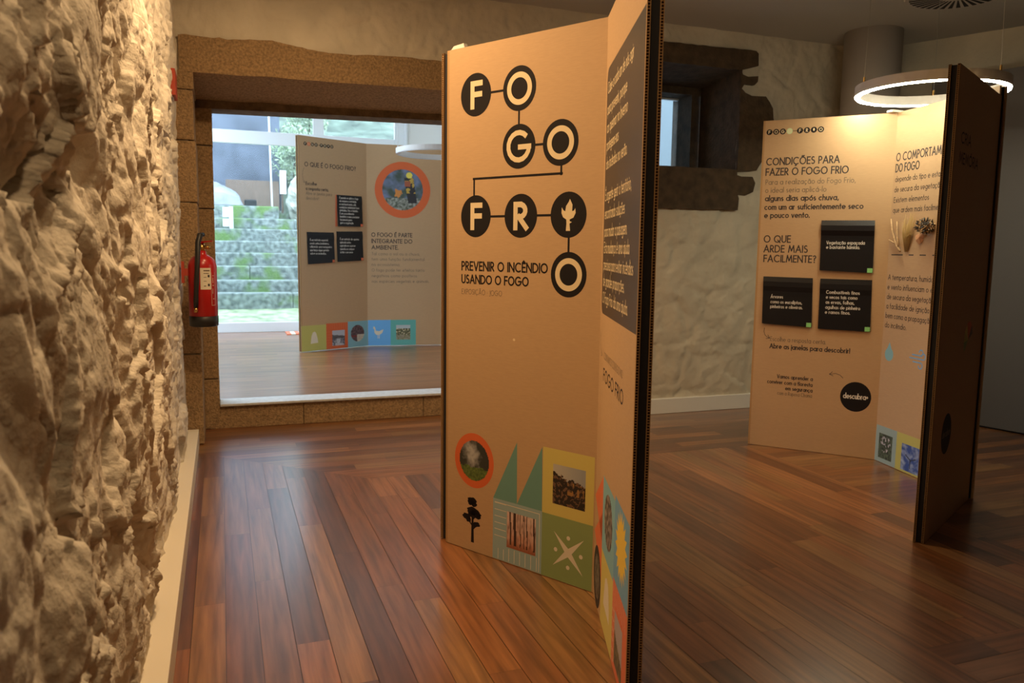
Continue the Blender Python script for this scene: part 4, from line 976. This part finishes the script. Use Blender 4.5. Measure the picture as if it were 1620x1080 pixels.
for a, b, c_, d_ in ((-.87, 1.08, .282, 2.40), (-.87, 1.08, 2.55, 2.97), (1.208, 2.076, .282, 2.40), (1.208, 2.076, 2.55, 2.97), (-2.2, -1.0, .282, 2.40), (-2.2, -1.0, 2.55, 2.97)):
    gpn = MB(); gpn.poly([(a, 9.99, c_), (b, 9.99, c_), (b, 9.99, d_), (a, 9.99, d_)]); gpn.build('window_pane', M['glass'], w2o)
dm = MB()
for i in range(6):
    c_ = (M['coral'], M['stripe'])[i % 2] if i < 3 else (M['sky'], M['frame'])[i % 2]
    dm.box((.70 + i * .05, 9.55, .166), (.749 + i * .05, 9.86, .176), c_)
tag(dm.build('door_mat'), 'small striped mat on the floor by the glazed front', 'mat')

# ---------------------------------------------------------------- outdoors
gd = MB(); n = 24
for i in range(n):
    ya, yb = 10.02 + i * .06, 10.02 + (i + 1) * .06; za, zb = .12 + .23 * i / n, .12 + .23 * (i + 1) / n
    gd.poly([(-6, ya, za), (5, ya, za), (5, yb, zb), (-6, yb, zb)])
struct(gd.build('ground_outside', M['earth']), 'mossy ground at the foot of the steps')
gd = MB(); gd.poly([(-14, 10.0, -.1), (14, 10, -.1), (14, 30, -.1), (-14, 30, -.1)]); struct(gd.build('terrain', M['earth']))
ss = empty('stone_steps', (.4, 11.4, .35), 'flight of mossy grey stone steps outside the glass', 'steps')
tops = [.552, .723, .911, 1.10, 1.279, 1.465, 1.64, 1.852]; z_ = .30
for i, zt in enumerate(tops):
    mb = MB(); ya = 11.4 + .3 * i; x_a = -4.0; xe = 3.2 if i < 6 else (1.15 if i == 6 else .90)
    while x_a < xe:
        xb_ = min(xe, x_a + random.uniform(1.6, 3.4)); j = random.uniform(-.012, .012)
        mb.box((x_a, ya + j, z_ - .05), (xb_ - .002, ya + .62, zt + random.uniform(-.006, .006))); x_a = xb_
    mb.build('stone_step', M['moss_stone'], ss, bevel=.022); z_ = zt
gw = MB(); gw.box((-6, 15.2, 0), (1.05, 15.5, 5.0)); struct(gw.build('wall_garden', M['slate']), 'tall dark grey garden wall above the steps')
gt = MB(); gt.box((-6, 13.95, 1.2), (1.2, 15.3, 1.80)); struct(gt.build('terrace', M['moss_stone']))
bd = MB(); bd.box((.10, 14.9, 1.80), (1.0, 14.96, 2.36)); tag(bd.build('wooden_board', M['brownboard']), 'brown board leaning on the garden wall beyond the steps', 'board')
pi = MB(); pi.tube([(.86, 14.6, 1.80), (.83, 14.6, 3.6)], .016, M['frame'], 8); tag(pi.build('thin_pole', M['frame']), 'thin pale pole standing before the dark garden wall', 'pole')
tp_ = MB(); n, m_ = 26, 16
for i in range(n + 1):
    for j in range(m_ + 1):
        u, v = i / n * 2 - 1, j / m_ * 2 - 1; r = max(0, 1 - abs(u) ** 2.4) * max(0, 1 - abs(v) ** 2.4)
        x_, y_ = -.42 + u * .78, 14.3 + v * .45; tp_.v.append((x_ + .02 * noise.noise(Vector((u * 6, v * 6, 1))), y_, 1.868 + .40 * r ** .45 + .085 * noise.noise(Vector((u * 6 + v * 4, v * 5, 7))) * r + .03 * noise.noise(Vector((u * 15 - v * 5, v * 11, 2))) * r))
for i in range(n):
    for j in range(m_):
        a = i * (m_ + 1) + j; tp_.face((a, a + m_ + 1, a + m_ + 2, a + 1))
tag(tp_.build('tarpaulin_heap', M['tarp'], smooth=False), 'heap under a white tarpaulin at the top of the steps', 'tarpaulin')
bk = MB(); bk.box((.385, 14.1, 1.862), (.58, 14.3, 1.98)); tag(bk.build('black_crate', M['rubber'], bevel=.02), 'dark crate beside the white tarpaulin heap', 'crate')
ns = empty('notice_sign', (.11, 13.15, 1.64), 'white paper notice standing on the upper steps', 'notice')
mb = MB(); mb.box((.03, 13.12, 1.645), (.12, 13.13, 1.80)); mb.box((.03, 13.12, 1.50), (.12, 13.13, 1.62)); mb.build('paper_sheet', M['paper'] if False else M['frame'], ns)
mb = MB(); mb.box((.125, 13.12, 1.47), (.185, 13.14, 1.81)); mb.build('post', M['frame'], ns)
wp = MB(); wp.box((.93, 13.6, 2.06), (1.03, 13.66, 2.44)); wp.box((.95, 13.61, 1.75), (.98, 13.64, 2.06), M['bark']); wp.mats = [M['frame'], M['bark']]; wp.m = [0] * 6 + [1] * 6
tag(wp.build('white_marker_post'), 'short white topped post between the steps and the boulders', 'post')
def blob(name, c, r, m, amp, label, cat, group=None, sub=20):
    mb = MB(); n, k = sub * 2, sub
    for j in range(k + 1):
        th = math.pi * j / k
        for i in range(n):
            ph = 2 * math.pi * i / n; dv = Vector((math.sin(th) * math.cos(ph), math.sin(th) * math.sin(ph), math.cos(th)))
            q = 1 + amp * noise.fractal(dv * 1.6 + Vector(c), 1, 2, 4); mb.v.append((c[0] + dv.x * r[0] * q, c[1] + dv.y * r[1] * q, c[2] + dv.z * r[2] * q))
    for j in range(k):
        for i in range(n):
            i2 = (i + 1) % n; mb.face((j * n + i, (j + 1) * n + i, (j + 1) * n + i2, j * n + i2))
    return tag(mb.build(name, m, smooth=False), label, cat, group)
blob('boulder', (1.32, 14.0, 2.0), (.26, .25, .38), M['stone'], .35, 'pale mossy boulder right of the steps below the shrub', 'boulder', 'boulders by the steps')
blob('boulder', (2.05, 14.2, 2.05), (.3, .3, .42), M['stone'], .35, 'taller pale boulder hidden partly by the screen', 'boulder', 'boulders by the steps')
def shrub(c, r, label, n=1500, stem=True):
    root = empty('shrub', (c[0], c[1], c[2] - r[2]), label, 'shrub', 'shrubs outside')
    mb = MB()
    for i in range(n):
        d_ = Vector((random.gauss(0, 1), random.gauss(0, 1), random.gauss(0, 1))).normalized() * random.random() ** .4
        q = Vector((c[0] + d_.x * r[0], c[1] + d_.y * r[1], c[2] + d_.z * r[2])); a = Vector((random.gauss(0, 1), random.gauss(0, 1), random.gauss(0, 1))).normalized(); b = a.orthogonal().normalized()
        s_ = random.uniform(.02, .05); mb.poly([q - a * s_, q + b * s_ * .45, q + a * s_, q - b * s_ * .45])
    mb.build('foliage', M['leaf'], root)
    mb = MB(); mb.tube([(c[0], c[1], c[2] - r[2] - .4), (c[0] + .03, c[1], c[2])], [.03, .012], None, 8); mb.build('stem', M['bark'], root)
shrub((1.24, 14.75, 2.85), (.40, .2, .55), 'pale leafy shrub above the boulders')
shrub((1.62, 15.8, 3.65), (.42, .35, .40), 'leafy shrub at the top left of the upper panes')
hb_ = MB(); nx_ = 30
for i in range(nx_ + 1):
    for j in range(12):
        x_ = 1.05 + 9 * i / nx_; y_ = 15.0 + j * .5; hb_.v.append((x_, y_, 1.0 + .47 * (y_ - 15) * 1.0 + 1.4 + .25 * noise.noise(Vector((x_, y_, 3)))))
for i in range(nx_):
    for j in range(11):
        a = i * 12 + j; hb_.face((a, a + 12, a + 13, a + 1))
hb_.box((1.05, 14.98, .2), (10, 15.02, 2.4))
struct(hb_.build('hill', M['hill']), 'grassy bank rising behind the screen')
hs = empty('outbuilding', (2.0, 21, 0), 'white building with a dark gap under its eave above the grassy bank', 'building')
mb = MB(); mb.box((1.2, 21, 0), (4.6, 24, 5.3)); mb.build('wall', M['slate'], hs)
mb = MB(); mb.hexa([(1.9, 20.2, 4.55), (4.9, 20.2, 4.95), (4.9, 24.4, 4.95), (1.9, 24.4, 4.55), (1.9, 20.2, 5.6), (4.9, 20.2, 6.0), (4.9, 24.4, 6.0), (1.9, 24.4, 5.6)]); mb.build('roof', M['frame'], hs)
